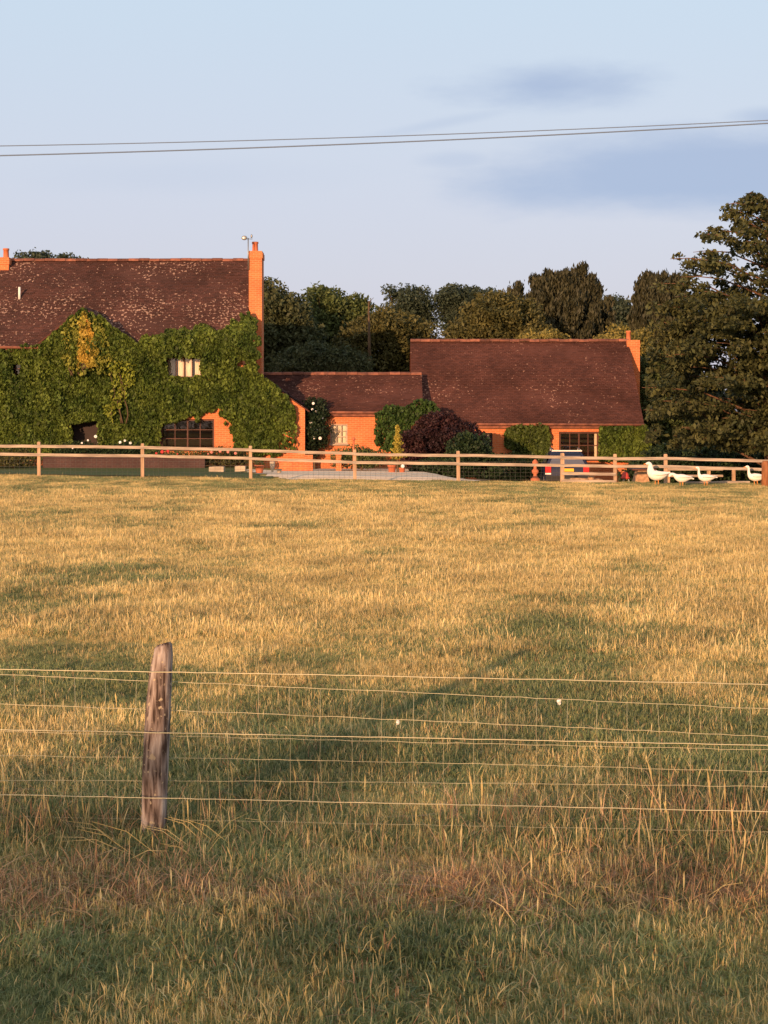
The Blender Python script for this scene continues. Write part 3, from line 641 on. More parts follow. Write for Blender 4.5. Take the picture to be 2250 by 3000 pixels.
dc = P(716, 697, 61.3); a.ball(dc, .115, 12, sc=(1, .3, .8)); a.ball(P(737, 692, 61.3), .05, 8, sc=(.8, .8, 1.6))
aer = kid(a, 'aerial', M['metal'], ch, True)
vp = MB(); q = P(57, 870, 62.0); vp.tube([(q.x, q.y, q.z-.15), (q.x, q.y, q.z+.40)], .05, 10); vp.build('vent_pipe', M['whitepl'], house, True)

# ---- link building
lk_ops = [op(968, 1018, 1243, 1300, 61.2)]
linkb = gable_house('low single-storey brick range between the farmhouse and the long barn', 'outbuilding', PX(765, 64), PX(1240, 61), 61.0, 63.7, PZ(1205, 61), PZ(1098, 63.7), -.3, lk_ops, 'tile2', seed=5, name='outbuilding', over=.2, verge=.06)
window(linkb, *lk_ops[0], 61.22, 3, 3, M['fence'], M['glass'], [(0, 1)], fw=.045, bw=.035)
# ---- long cottage, right
rt_ops = [op(1400, 1443, 1268, 1335, 62.2), op(1638, 1755, 1265, 1345, 62.2)]
barn = gable_house('long low brick barn conversion with a plain steep tiled roof and one small chimney', 'barn', 1.13, 10.49, 62.0, 66.0, PZ(1240, 62), PZ(1001, 66), -.85, rt_ops, 'tile2', seed=6, name='barn_house', over=.2)
window(barn, *rt_ops[0], 62.26, 2, 3, M['darkwood'], M['glass'], [(.1, .9)])
window(barn, *rt_ops[1], 62.26, 4, 2, M['timber'], M['glass'], [(.93, 1)])
chimney(barn, PX(1834, 66), PX(1871, 66), 65.7, 66.5, -.85, PZ(997, 66), PX(1838, 66)+.06, PZ(969, 66), pr=.1, cap=.01)

# ------------------------------------------------------------------ creepers
def inpoly(x, y, poly):
    c = np.zeros(len(x), bool); j = len(poly)-1
    for i in range(len(poly)):
        xi, yi = poly[i]; xj, yj = poly[j]
        with np.errstate(divide='ignore', invalid='ignore'): c ^= ((yi > y) != (yj > y)) & (x < (xj-xi)*(y-yi)/((yj-yi) if yj != yi else 1e-9)+xi)
        j = i
    return c
def creeper(label, outline, holes, Yf, n_, leaf, m, thick=.3, rag=12, seed=1, extra=None, name='climbing_plant', ell=()):
    r = np.random.default_rng(seed); xs_ = [p[0] for p in outline]; ys_ = [p[1] for p in outline]
    x = r.uniform(min(xs_), max(xs_), n_); y = r.uniform(min(ys_)-8, max(ys_), n_)
    rg = np.where((x > 765) | ((y < 1015) & (x < 410)), .4, 1.)*rag*4; jx = (fbm(x*.05, y*.05, 41, 3)-.5)*rg; jy = (fbm(x*.05+50, y*.05, 42, 3)-.5)*rg
    ok = inpoly(x+jx, y+jy, outline)
    for h in holes: ok &= ~((x+jx*.4 > h[0]) & (x+jx*.4 < h[1]) & (y+jy*.4 > h[2]) & (y+jy*.4 < h[3]))
    for (a, b, c, d_, p_) in ell: ok &= ~((((x+jx*.6-a)/c)**2+((y+jy*.6-b)/d_)**2 < 1) & (r.uniform(size=n_) < p_))
    x, y = x[ok], y[ok]; Y = Yf(x, y)
    bump = fbm(x*.05, y*.018, 43, 4)
    dep = r.uniform(0, 1, len(x))**.7*thick*(.15+1.5*np.clip(bump-.25, 0, 1))*np.where((x > 790) & (x < 900), .5, 1)
    Y2 = Y-.04-dep
    c = np.stack([(x-CX)*Y/F, Y2, HC-(y-HY)*Y/F], 1)
    root = empty(name, (c[:, 0].mean(), Y.mean(), c[:, 2].min()), label, 'climbing plant')
    leafobj('foliage', c, leaf, m, root, seed=seed, asp=.75, axis=(0, 0, -1), axw=.4)
    for i in range(5):
        st = MB()
        bx_ = r.uniform(min(xs_)+15, max(xs_)-15); top = max(min(ys_)+30, 1030); pp = []
        for k in range(8): yy_ = max(ys_)+(top-max(ys_))*k/7; a_ = bx_+6*math.sin(k*1.3+i); Y_ = float(np.atleast_1d(Yf(np.array([a_]), np.array([yy_])))[0]); pp.append(P(a_, yy_, Y_)-Vector((0, .035, 0)))
        if inpoly(np.array([bx_]), np.array([(min(ys_)+max(ys_))/2]), outline)[0]: st.tube(pp, [.03-.003*k for k in range(8)], 5)
        if st.v: st.build('stem', M['bark'], root, True)
    return root
def Ymain(x, y):
    t = 53.4/(sl_main+(y-HY)/F)*0
    # on the roof slope above the eaves: solve for the depth where the view line meets the tiles
    k_ = (HC-(ZE-sl_main*YE))/(sl_main+(y-HY)/F)
    w = np.where((y < 1015) & (x > 408) & (x < 770), np.maximum(k_-.08, yw-.08), yw-.08)
    w = np.where((y < 1016) & (x <= 408), yw-.2, w)
    t = 1-np.clip((np.abs(y-1018)-16)/60, 0, 1)
    return np.where((x > 118) & (x < 765), w*(1-t)+(YE-.1)*t, w)
creeper('green creeper covering the farmhouse front from the gable to the side roof',
        [(-80, 1016), (112, 1014), (150, 985), (245, 897), (330, 956), (408, 1008), (440, 985), (500, 962), (600, 957), (628, 975), (655, 972), (690, 938), (735, 922), (755, 940), (757, 1080), (770, 1096), (820, 1146), (866, 1196), (868, 1240), (862, 1320), (800, 1335), (690, 1330), (688, 1275), (664, 1228), (636, 1192), (585, 1226), (520, 1226), (478, 1250), (470, 1345), (-80, 1345)],
        [(492, 588, 1048, 1104), (212, 288, 1236, 1345), (474, 628, 1236, 1345), (38, 62, 1062, 1100)], Ymain, 115000, .138, LM['ivy'], thick=.30, seed=4,
        ell=[(250, 965, 17, 58, .93), (712, 1068, 18, 15, 1), (850, 1300, 40, 40, .75), (790, 1200, 60, 60, .18), (240, 1265, 45, 30, .6), (262, 1040, 25, 30, .5), (560, 1090, 50, 40, .25), (540, 1050, 60, 18, .3)])
creeper('yellowing young creeper shoots round the bare streak at the peak of the farmhouse gable', [(238, 915), (256, 912), (272, 970), (292, 1035), (286, 1080), (244, 1070), (228, 1010)], [], lambda x, y: np.full(len(x), yw-.5), 3000, .13, LM['ivy_y'], thick=.1, seed=6, ell=[(250, 965, 12, 50, .8)])
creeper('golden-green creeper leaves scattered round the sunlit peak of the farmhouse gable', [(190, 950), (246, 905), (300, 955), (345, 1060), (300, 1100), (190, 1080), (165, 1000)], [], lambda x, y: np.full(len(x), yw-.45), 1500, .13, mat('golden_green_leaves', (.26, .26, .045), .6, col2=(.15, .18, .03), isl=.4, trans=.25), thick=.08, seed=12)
creeper('yellow-green creeper hanging down the farmhouse front below the valley of the gable', [(330, 1060), (395, 1050), (400, 1120), (350, 1180), (330, 1240), (300, 1235), (330, 1150)], [], lambda x, y: np.full(len(x), yw-.36), 800, .13, mat('yellow_ivy', (.2, .24, .03), .6, isl=.4, trans=.25), thick=.12, seed=9)
creeper('dark green creeper climbing from the outbuilding onto the roof beside the barn', [(1098, 1215), (1130, 1188), (1190, 1190), (1235, 1165), (1262, 1178), (1290, 1205), (1235, 1220), (1200, 1250), (1180, 1300), (1170, 1330), (1110, 1315), (1095, 1280)], [], lambda x, y: np.full(len(x), 60.7), 7500, .13, mat('creeper_dark', (.05, .10, .018), .6, col2=(.03, .06, .014), isl=.4, trans=.2), thick=.6, seed=7)
creeper('creeper trained on the barn wall between its two windows', [(1478, 1262), (1500, 1246), (1600, 1244), (1614, 1275), (1610, 1350), (1520, 1350), (1482, 1310)], [], lambda x, y: np.full(len(x), 62.1), 6000, .13, mat('creeper_mid', (.095, .135, .025), .6, col2=(.06, .085, .02), isl=.4, trans=.25), thick=.35, seed=8)
creeper('dense creeper on the barn wall right of the wide window', [(1756, 1250), (1890, 1246), (1905, 1290), (1900, 1350), (1752, 1350)], [], lambda x, y: np.full(len(x), 62.1), 7500, .13, LM['ivy'], thick=.3, seed=10, rag=5)

# ------------------------------------------------------------------ trees behind
tree('broad dark tree directly right of the farmhouse chimney', 78, [(810, 990, 85, 150), (775, 930, 50, 100), (860, 1060, 100, 100)], LM['dark'], seed=11, nc=150, nl=210, leaf=.26, clump=.75)
tree('dense green round-topped tree second from the farmhouse chimney', 84, [(940, 950, 95, 92), (1000, 985, 80, 90), (1050, 940, 50, 62), (900, 1040, 90, 80)], LM['mid'], seed=12, nc=160, nl=210, leaf=.27, clump=.75)
tree('airy dark oak with sky showing through, above the outbuilding roof', 108, [(1170, 885, 58, 48), (1215, 900, 55, 55), (1250, 925, 30, 40)], LM['blue'], seed=13, nc=58, nl=130, leaf=.26, clump=.7, inner=.3)
tree('wide dark oak on the skyline left of the golden tree', 108, [(1320, 888, 46, 46), (1380, 872, 70, 34), (1330, 930, 38, 40), (1420, 890, 45, 40)], LM['blue'], seed=14, nc=80, nl=140, leaf=.26, clump=.7, inner=.3)
tree('low olive-green tree behind the outbuilding ridge', 80, [(1130, 1010, 105, 95), (1060, 1050, 80, 75), (1210, 1010, 70, 70)], LM['olive'], seed=15, nc=140, nl=190, leaf=.24, clump=.7)
tree('dark green bushy tree low behind the outbuilding, left end', 74, [(900, 1075, 100, 60), (980, 1085, 90, 55)], LM['dark'], seed=16, nc=100, nl=170, leaf=.22, clump=.6)
tree('golden-green rounded tree behind the barn ridge', 76, [(1440, 965, 105, 95), (1520, 975, 65, 85), (1385, 1010, 70, 70), (1570, 1010, 60, 60)], LM['olive'], seed=17, nc=170, nl=200, leaf=.22, clump=.6)
tree('large dark conifer with a spiky crown behind the barn, tallest in the row', 82, [(1650, 950, 115, 120), (1620, 870, 60, 70), (1690, 870, 55, 70), (1740, 960, 55, 80), (1617, 822, 16, 36), (1700, 826, 10, 34), (1668, 822, 9, 26), (1742, 880, 18, 30), (1572, 900, 18, 40)], LM['con'], 'con', seed=18, nc=330, nl=120, leaf=.34, clump=.5)
tree('distant rounded bluish tree in the dip right of the dark conifer', 112, [(1790, 940, 75, 60), (1850, 970, 60, 50)], LM['blue'], seed=19, nc=70, nl=170, leaf=.3, clump=.9)
tree('upright dark cypress with feathered top left of the big leafy tree', 77, [(1925, 960, 72, 145), (1960, 930, 60, 110), (1900, 900, 40, 80), (1990, 1010, 70, 120), (1898, 842, 10, 34), (1922, 832, 10, 34), (1948, 836, 10, 32), (1970, 850, 12, 34)], LM['con'], 'con', seed=20, nc=330, nl=120, leaf=.32, clump=.46)
tree('yellow-green bush behind the barn chimney', 71, [(1790, 1035, 50, 55), (1850, 1020, 60, 62), (1910, 1080, 65, 75), (1820, 1080, 80, 60)], LM['gold'], seed=21, nc=120, nl=170, leaf=.2, clump=.5, name='bush', cat='bush', trunk_r=.1)
tree('green shrub filling the gap at the right end of the barn', 69, [(1925, 1160, 60, 120), (1960, 1230, 60, 120), (1905, 1240, 50, 90)], LM['mid'], seed=22, nc=120, nl=170, leaf=.2, clump=.5, name='shrub', cat='shrub', trunk_r=.1)
tree('treetop just showing over the left end of the farmhouse ridge', 95, [(90, 775, 55, 38), (160, 780, 60, 32), (215, 790, 40, 24)], LM['blue'], seed=23, nc=60, nl=130, leaf=.24, clump=.6, inner=.3)
tree('small pointed conifer top between the golden tree and the spiky conifer', 98, [(1507, 880, 18, 44), (1507, 930, 32, 50)], LM['con'], 'con', seed=24, nc=40, nl=110, leaf=.3, clump=.5)
tree('pale green shrub peeping over the middle of the barn ridge', 70, [(1590, 1010, 60, 30), (1540, 1015, 40, 25)], LM['gold'], seed=25, nc=50, nl=120, leaf=.18, clump=.4, name='shrub', cat='shrub', trunk_r=.08)
sn = MB(); a0 = P(1083, 1100, 76); a1 = P(1080, 882, 76); sn.tube([a0, a0.lerp(a1, .5), a1], [.1, .07, .035], 8)
for i in range(7): t_ = .8+.03*i; c0 = a0.lerp(a1, t_); sn.tube([c0, c0+Vector((random.uniform(-.25, .25), random.uniform(-.2, .2), .25))], [.025, .01], 5)
tag(sn.build('dead_tree', M['bark'], None, True), 'bare pale dead trunk poking above the trees behind the outbuilding', 'dead tree')
# far woodland closing the horizon
wx = rng.uniform(-70, 75, 26000); wz = rng.uniform(0, 1, 26000); top = 4.2+2.2*fbm(wx*.12, wx*0, 61, 4)
wc = np.stack([wx, 118+rng.uniform(-2, 3, 26000)-2*wz, -.5+(top+.5)*wz**.8], 1)
tag(leafobj('woodland', wc, .75, LM['blue'], None, seed=3, asp=.7), 'far dark woodland filling the horizon behind the trees', 'wood', kind='stuff')

# tall hedge added unseen behind the viewer to cast shade over the near grass
hr_ = empty('shade_hedge', (-8, -14, 0), 'tall ragged hedge added unseen behind the viewer to shade the near grass', 'hedge')
hx = rng.uniform(-26, 8, 52000); ht = 3.15+1.3*fbm(hx*.45, hx*0, 91, 4); ht = ht+.7*np.exp(-((hx+10.6)/1.3)**2)-.6*sm(-9, -7, hx); hz = rng.uniform(0, 1, 52000)**.8*ht  # hump in the hedge top added to shade the near post
keep = rng.uniform(size=52000) < np.clip((ht-hz)*.8+.03, 0, .6)
leafobj('foliage', np.stack([hx, -14+rng.normal(0, .45, 52000), hz], 1)[keep], .16, LM['mid'], hr_, seed=9, asp=.7)
tb = MB()
for i in range(24): x_ = -25+i*1.4; tb.tube([(x_, -14, -.1), (x_+random.uniform(-.3, .3), -14, 1.5), (x_+random.uniform(-.5, .5), -14, 2.9)], [.06, .04, .015], 6)
tb.build('stem', M['bark'], hr_)
# ---- the big tree at the right edge
def big_tree():
    Y = 53.0; X = PX(2256, Y); z0 = g(X, Y); H = PZ(560, Y)
    root = empty('broadleaf_tree', (X, Y, z0), 'tall broadleaf tree with layered boughs at the right edge, hanging over the fence', 'tree')
    r = random.Random(5); rn = np.random.default_rng(5)
    tr = MB(); n_ = 10; tp = [Vector((X+.12*math.sin(i*1.1), Y+.1*math.cos(i*.9), z0-.2+(H*.97-z0)*i/n_)) for i in range(n_+1)]; rad = [.34*(1-.86*i/n_) for i in range(n_+1)]; rad[0] = .42
    tr.tube(tp, rad, 12)
    prof_z = [0.8, 1.6, 2.6, 4, 5, 6.0, 6.8, 7.4, 8.2, 9.0, 9.8]; prof_r = [3.7, 4.3, 4.4, 4.0, 3.6, 3.6, 3.6, 3.1, 2.6, 1.9, 1.1]
    C, SZ = [], []
    nl = 104
    for i in range(nl):
        t = ((i+.5)/nl)**.85; z = .75+(9.6-.75)*t; Rr = np.interp(z, prof_z, prof_r)*r.uniform(.74, 1.08)
        az = i*2.399963+r.uniform(-.3, .3)
        if z > 6 and math.cos(az-math.pi) > .9: Rr *= r.choice([.8, .9, 1.0])
        zs = z-Rr*.22; k = min(n_-1, max(0, int((zs-z0)/(H-z0)*n_))); s = tp[k].copy(); s.z = max(zs, z0+.5)
        e_ = Vector((X+math.cos(az)*Rr, Y+math.sin(az)*Rr, z+Rr*.05)); m_ = s.lerp(e_, .55)+Vector((0, 0, Rr*.09)); q_ = s.lerp(m_, .5)
        tr.tube([s, q_, m_, m_.lerp(e_, .6)+Vector((0, 0, .05)), e_], [.07*(1-.5*t), .042*(1-.4*t), .024, .016, .009], 6)
        pads = int(5+Rr*3.0) if z < 6.2 else int(4+Rr*2.7)
        for j in range(pads):
            u_ = r.uniform(.28, 1.03) if z < 6.5 else r.uniform(.3, 1.04); c0 = (m_.lerp(e_, (u_-.5)/.5) if u_ > .5 else s.lerp(m_, u_/.5))
            spread = (.55 if z < 6 else .3)*Rr*.33
            c0 = c0+Vector((r.gauss(0, spread), r.gauss(0, spread), r.gauss(0, .09)-.06)); ps = r.uniform(.26, .5)*(1.0 if z < 6.5 else .75)
            m = int(52*(ps/.4)**2) if z > 6 else int(84*(ps/.4)**2)
            q = ball_pts(m, rn)*(rn.uniform(.1, 1, m)**.5)[:, None]*ps; q[:, 2] *= .5; q[:, 2] -= (q[:, 0]**2+q[:, 1]**2)/ps*.5
            C.append(q+np.array(c0))
            if r.random() < .5: tr.tube([c0, (c0+m_)/2 if r.random() < .3 else c0+Vector((r.uniform(-.3, .3), 0, -.1))], [.012, .008], 4)
    C = np.concatenate(C); C = C[C[:, 2] > .35]; C = C[(C[:, 0] > (1893-CX)*C[:, 1]/F)]
    # all leaves of the crown, one material
    leafobj('crown', C, .18, LM['chest'], root, flat=.5, seed=5, asp=.55)
    tr.build('trunk', M['bark_o'], root, True)
big_tree()

# ------------------------------------------------------------------ garden plants
def shrub(label, Y, pxblobs, m, seed, nc=60, nl=120, leaf=.1, clump=.3, name='shrub', cat='shrub', flowers=None, fm=None, fs=.1, group=None):
    root = tree(label, Y, pxblobs, m, seed=seed, nc=nc, nl=nl, leaf=leaf, clump=clump, name=name, cat=cat, trunk_r=.045, group=group, asp=.65)
    if flowers:
        r = random.Random(seed)
        fl = MB()
        for (px, py, s) in flowers:
            c = P(px, py, Y-max(b_[2] for b_ in pxblobs)*Y/F-.05)
            for k in range(7):
                a_ = k*.9; fl.ball(c+Vector((math.cos(a_)*s*.6, r.uniform(-.02, .02), math.sin(a_)*s*.6)), s*.55, 6)
        fl.build('blossom', fm, root, True)
    return root
shrub('dark rose bush with white blooms at the corner of the farmhouse', 60.75, [(922, 1230, 28, 60), (916, 1290, 28, 50)], LM['rose'], 31, nc=90, nl=150, flowers=[(918, 1182, .05), (915, 1200, .045), (926, 1205, .03), (911, 1238, .05), (927, 1262, .07), (920, 1283, .05), (938, 1284, .06), (912, 1250, .04), (945, 1225, .03)], fm=M['flower_w'])
shrub('large maroon rounded shrub in front of the barn', 56.5, [(1290, 1290, 95, 72), (1225, 1320, 45, 55), (1370, 1300, 55, 60)], LM['maroon'], 32, nc=200, nl=170)
shrub('low black-green hedge shrub under the maroon shrub', 54.5, [(1330, 1375, 75, 45), (1260, 1385, 50, 35), (1420, 1378, 60, 42), (1370, 1325, 50, 50)], LM['darkgreen'], 33, nc=150, nl=150)
gc = empty('golden_conifer', (PX(1165, 53), 53, g(PX(1165, 53), 53)), 'small yellow-green conifer standing behind the fence by the outbuilding', 'small tree')
q = []
for i in range(15):
    t_ = i/14; zc = PZ(1345, 53)+(PZ(1250, 53)-PZ(1345, 53))*t_; rr = (.24*(1-t_)+.02)*(1.25 if i % 3 == 0 else .6)
    for k in range(7):
        a_ = k*.9+i; m_ = 26; u_ = rng.uniform(.1, 1, m_)
        q.append(np.stack([PX(1165, 53)+np.cos(a_)*rr*u_+rng.normal(0, .02, m_), 53+np.sin(a_)*rr*u_+rng.normal(0, .02, m_), zc+.12*u_*rr/.3+rng.normal(0, .02, m_)], 1))
leafobj('crown', np.concatenate(q), .075, LM['ygreen'], gc, seed=3, axis=(0, 0, 1), axw=.4)
tb = MB(); tb.tube([(PX(1165, 53), 53, g(PX(1165, 53), 53)-.05), (PX(1165, 53), 53, PZ(1252, 53))], [.04, .01], 6); tb.build('trunk', M['bark'], gc)
shrub('leafy flower bed plant with white heads left of the farmhouse door window', 58.2, [(365, 1330, 50, 30), (330, 1338, 40, 24)], LM['darkgreen'], 34, nc=70, nl=90, leaf=.08, flowers=[(352, 1296, .05), (366, 1291, .04), (382, 1298, .045)], fm=M['flower_w'])
shrub('low plant with small white flowers under the dark doorway', 58.0, [(245, 1330, 45, 28), (200, 1338, 35, 22)], LM['darkgreen'], 35, nc=60, nl=90, leaf=.08, flowers=[(240, 1298, .035), (280, 1279, .055), (213, 1313, .03), (258, 1290, .035)], fm=M['flower_w'])
shrub('low red-flowered bed plant in front of the farmhouse ground-floor window', 58.0, [(470, 1345, 60, 22), (540, 1348, 50, 20)], LM['mid'], 36, nc=70, nl=90, leaf=.07, flowers=[(475, 1324, .06), (492, 1322, .05), (458, 1328, .04), (520, 1330, .03)], fm=M['flower_r'])
shrub('pink-flowered bed plant below the bare brick patch', 58.0, [(640, 1340, 65, 24), (690, 1345, 45, 20)], LM['olive'], 37, nc=70, nl=90, leaf=.07, flowers=[(620, 1325, .05), (645, 1322, .05), (668, 1324, .05), (690, 1328, .05), (610, 1330, .03)], fm=M['flower_p'])
shrub('sprawling orange-lit bushes at the far left behind the fence', 57.0, [(40, 1350, 50, 30), (-20, 1350, 50, 30), (75, 1365, 30, 20)], LM['olive'], 38, nc=60, nl=90, leaf=.08)
shrub('low green plants beside the outbuilding window', 58.5, [(1060, 1335, 40, 22), (1020, 1345, 45, 20), (1085, 1350, 40, 26)], LM['mid'], 39, nc=60, nl=90, leaf=.08)
shrub('dark hedge behind the fence under the big tree', 60.0, [(1950, 1385, 120, 70), (2080, 1385, 120, 72), (2200, 1380, 110, 75), (2300, 1385, 90, 70)], LM['darkgreen'], 40, nc=260, nl=150, leaf=.13, clump=.42, name='hedge', cat='hedge')
shrub('shady green shrub hanging behind the fence left of the parked car', 60.5, [(1500, 1370, 50, 45), (1560, 1375, 40, 40), (1445, 1380, 40, 35)], LM['mid'], 41, nc=80, nl=110, leaf=.09)
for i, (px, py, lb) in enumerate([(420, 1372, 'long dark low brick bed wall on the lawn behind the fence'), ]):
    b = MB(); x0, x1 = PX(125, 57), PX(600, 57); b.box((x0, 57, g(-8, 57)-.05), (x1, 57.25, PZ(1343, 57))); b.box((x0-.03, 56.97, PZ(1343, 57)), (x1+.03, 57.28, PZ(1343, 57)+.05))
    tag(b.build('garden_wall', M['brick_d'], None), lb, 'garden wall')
b = MB(); b.box((PX(818, 57), 57, -.3), (PX(900, 57), 57.3, PZ(1352, 57))); b.box((PX(815, 57), 56.97, PZ(1352, 57)), (PX(903, 57), 57.33, PZ(1347, 57))); b.box((PX(892, 57)-.0, 56.8, -.3), (PX(917, 57), 57.0, PZ(1332, 57)))
tag(b.build('low_wall', M['brick'], None), 'low orange brick wall with an end pier by the farmhouse corner', 'garden wall')
b = MB(); b.box((PX(984, 58), 58, -.3), (PX(1000, 58), 58.22, PZ(1332, 58))); b.box((PX(982, 58), 57.97, PZ(1332, 58)), (PX(1002, 58), 58.25, PZ(1327, 58)))
tag(b.build('brick_pier', M['brick'], None), 'single square brick pier in front of the outbuilding', 'brick pier')
def pot(px, py0, py1, Y, wpx, label, m, plant=True, prof=None, name='plant_pot'):
    c = P(px, py0, Y); h = (py0-py1)*Y/F; r_ = wpx/2*Y/F; root = empty(name, c, label, 'plant pot')
    b = MB(); prof = prof or [(.62, 0), (.72, .2), (.88, .8), (1., .82), (1., 1.), (.86, 1.), (.8, .9)]
    b.lathe(c, [(q[0]*r_, q[1]*h) for q in prof], 14); b.build('pot', m, root, True)
    if plant:
        q = ball_pts(160, rng)*np.array([r_*1.1, r_*1.1, h*.45])*(rng.uniform(.2, 1, 160)**.5)[:, None]+np.array([c.x, c.y, c.z+h*1.2]); leafobj('plant', q, .07, LM['mid'], root)
pot(760, 1386, 1362, 51, 30, 'terracotta plant pot right of the third fence post', M['terracotta'])
pot(798, 1388, 1352, 52, 15, 'tall cream stone urn next to the terracotta pot', M['stone'], False, [(.7, 0), (.75, .08), (.4, .15), (.5, .3), (.95, .6), (1., .85), (1.1, .95), (.9, 1.)], 'urn')
pot(818, 1388, 1374, 51.5, 16, 'small squat cream stone pot between the urn and the low wall', M['stone'], False)
pot(1148, 1390, 1362, 53, 26, 'terracotta pot with leafy plant under the small golden conifer', M['terracotta'])
pot(1178, 1388, 1370, 53, 20, 'smaller terracotta pot with white flowers right of the golden conifer', M['terracotta'])
b = MB(); b.ball(P(1180, 1366, 52.7), .07, 8); tag(b.build('white_flower', M['flower_w'], None, True), 'round white bloom over the small pot near the golden conifer', 'flower')
def trough(px0, px1, py0, py1, Y, label):
    x0, x1 = PX(px0, Y), PX(px1, Y); z0, z1 = PZ(py1, Y), PZ(py0, Y); b = MB(); t = .05
    b.box((x0, Y, z0-.05), (x1, Y+t, z1)); b.box((x0, Y+.35, z0-.05), (x1, Y+.35+t, z1)); b.box((x0, Y+t, z0-.05), (x0+t, Y+.35, z1)); b.box((x1-t, Y+t, z0-.05), (x1, Y+.35, z1)); b.box((x0+t, Y+t, z0-.05), (x1-t, Y+.35, z1-.08))
    tag(b.build('stone_trough', M['stone'], None), label, 'trough', 'stone troughs on the lawn')
trough(612, 655, 1368, 1379, 53, 'low pale stone trough on the lawn, left of the pair'); trough(688, 718, 1366, 1383, 53, 'short pale stone trough nearest the third fence post')
b = MB(); b.tube([P(1036, 1380, 56), P(1036, 1290, 56)], .035, 8); b.ball(P(1036, 1286, 56), .07, 8); tag(b.build('garden_post', M['terracotta'], None, True), 'thin orange post with a round finial in front of the outbuilding', 'post')
# pots stacked by the gate: a slim reddish ornament
b = MB(); c = P(1568, 1422, 52)
b.lathe(c, [(.13, 0), (.16, .08), (.16, .22), (.07, .3), (.06, .38), (.11, .42), (.12, .5), (.06, .56), (.05, .66), (.1, .72), (.1, .8), (.03, .88)], 12); tag(b.build('garden_ornament', M['terracotta'], None, True), 'slim stacked terracotta ornament left of the parked car', 'ornament')

# ------------------------------------------------------------------ post and rail fence
YF = 46.4
fposts = [(-195, 1290, 1402), (115, 1294, 1404), (418, 1299, 1408), (735, 1306, 1410), (1040, 1317, 1416), (1343, 1321, 1421), (1647, 1327, 1424), (1802, 1330, 1424), (1950, 1330, 1420), (2262, 1338, 1424), (2560, 1345, 1430)]
fence = empty('post_and_rail_fence', (0, YF, g(0, YF)), 'weathered wooden post and rail fence across the far side of the field', 'fence')
for k, (px, t_, b_) in enumerate(fposts):
    mb = MB(); a = P(px, b_, YF); top = PZ(t_, YF); w = .105+random.uniform(-.01, .012); lean = random.uniform(-.012, .012); zz = g(a.x, YF)-.15
    dx = .055
    vs = []
    for (z, s) in ((zz, 1), ((zz+top)/2, 1.02), (top-.03, .98), (top, .8)):
        ox = lean*(z-zz)
        for (i, j) in ((-1, -1), (1, -1), (1, 1), (-1, 1)): vs.append((a.x+ox+i*w/2*s, YF+j*w/2*s, z))
    mb.add(vs, [(0, 3, 2, 1)]+[(4*i+k_, 4*i+(k_+1) % 4, 4*i+4+(k_+1) % 4, 4*i+4+k_) for i in range(3) for k_ in range(4)]+[(12, 13, 14, 15)])
    mb.build('post', M['fencep'], fence)
for i in range(len(fposts)-1):
    (a, t0, b0), (b, t1, b1) = fposts[i], fposts[i+1]
    offs = [(13, 0), (37, 0)]
    if a == 1647: offs = [(13, 0), (37, 0), (60, 0), (81, 0)]
    for (o_, _) in offs:
        p_, q_ = P(a, t0+o_, YF-.075+random.uniform(-.004, .004)), P(b, t1+o_+(0), YF-.075); p_.x -= .02; q_.x += .02
        p_.z += random.uniform(-.012, .012); q_.z += random.uniform(-.012, .012); p_.y = q_.y = YF-.078-(.004 if i % 2 else 0)
        mb = MB(); mb.bar(p_, q_, .038, .085, jit=.006); mb.build('rail', M['fence'], fence)
    if a < 1647:
        nw = MB(); x0, x1 = PX(a, YF), PX(b, YF)
        for h in np.linspace(.08, .62, 6):
            nw.tube([(x0, YF+.06, g(x0, YF)+h), ((x0+x1)/2, YF+.06, g((x0+x1)/2, YF)+h-.006), (x1, YF+.06, g(x1, YF)+h)], .0028, 4, cap=False)
        nx_ = int((x1-x0)/.15)
        for k in range(nx_+1): xx = x0+(x1-x0)*k/nx_; zz = g(xx, YF); nw.tube([(xx, YF+.06, zz+.04), (xx, YF+.06, zz+.62)], .0024, 4, cap=False)
        nw.build('netting', M['netwire'], fence)
# brown gate post near the right edge
mb = MB(); c = P(2243, 1445, 45); mb.tube([(c.x, 45, c.z-.1), (c.x, 45, c.z+.5), (c.x, 45, PZ(1352, 45)-.03), (c.x, 45, PZ(1350, 45))], [.125, .12, .115, .08], 10)
tag(mb.build('gate_post', mat('orange_brown_post', (.30, .12, .05), .85, var=.4, vscale=8, stretch=(3, 3, .5)), None, True), 'stout orange-brown round post at the right edge beside the goose', 'post')
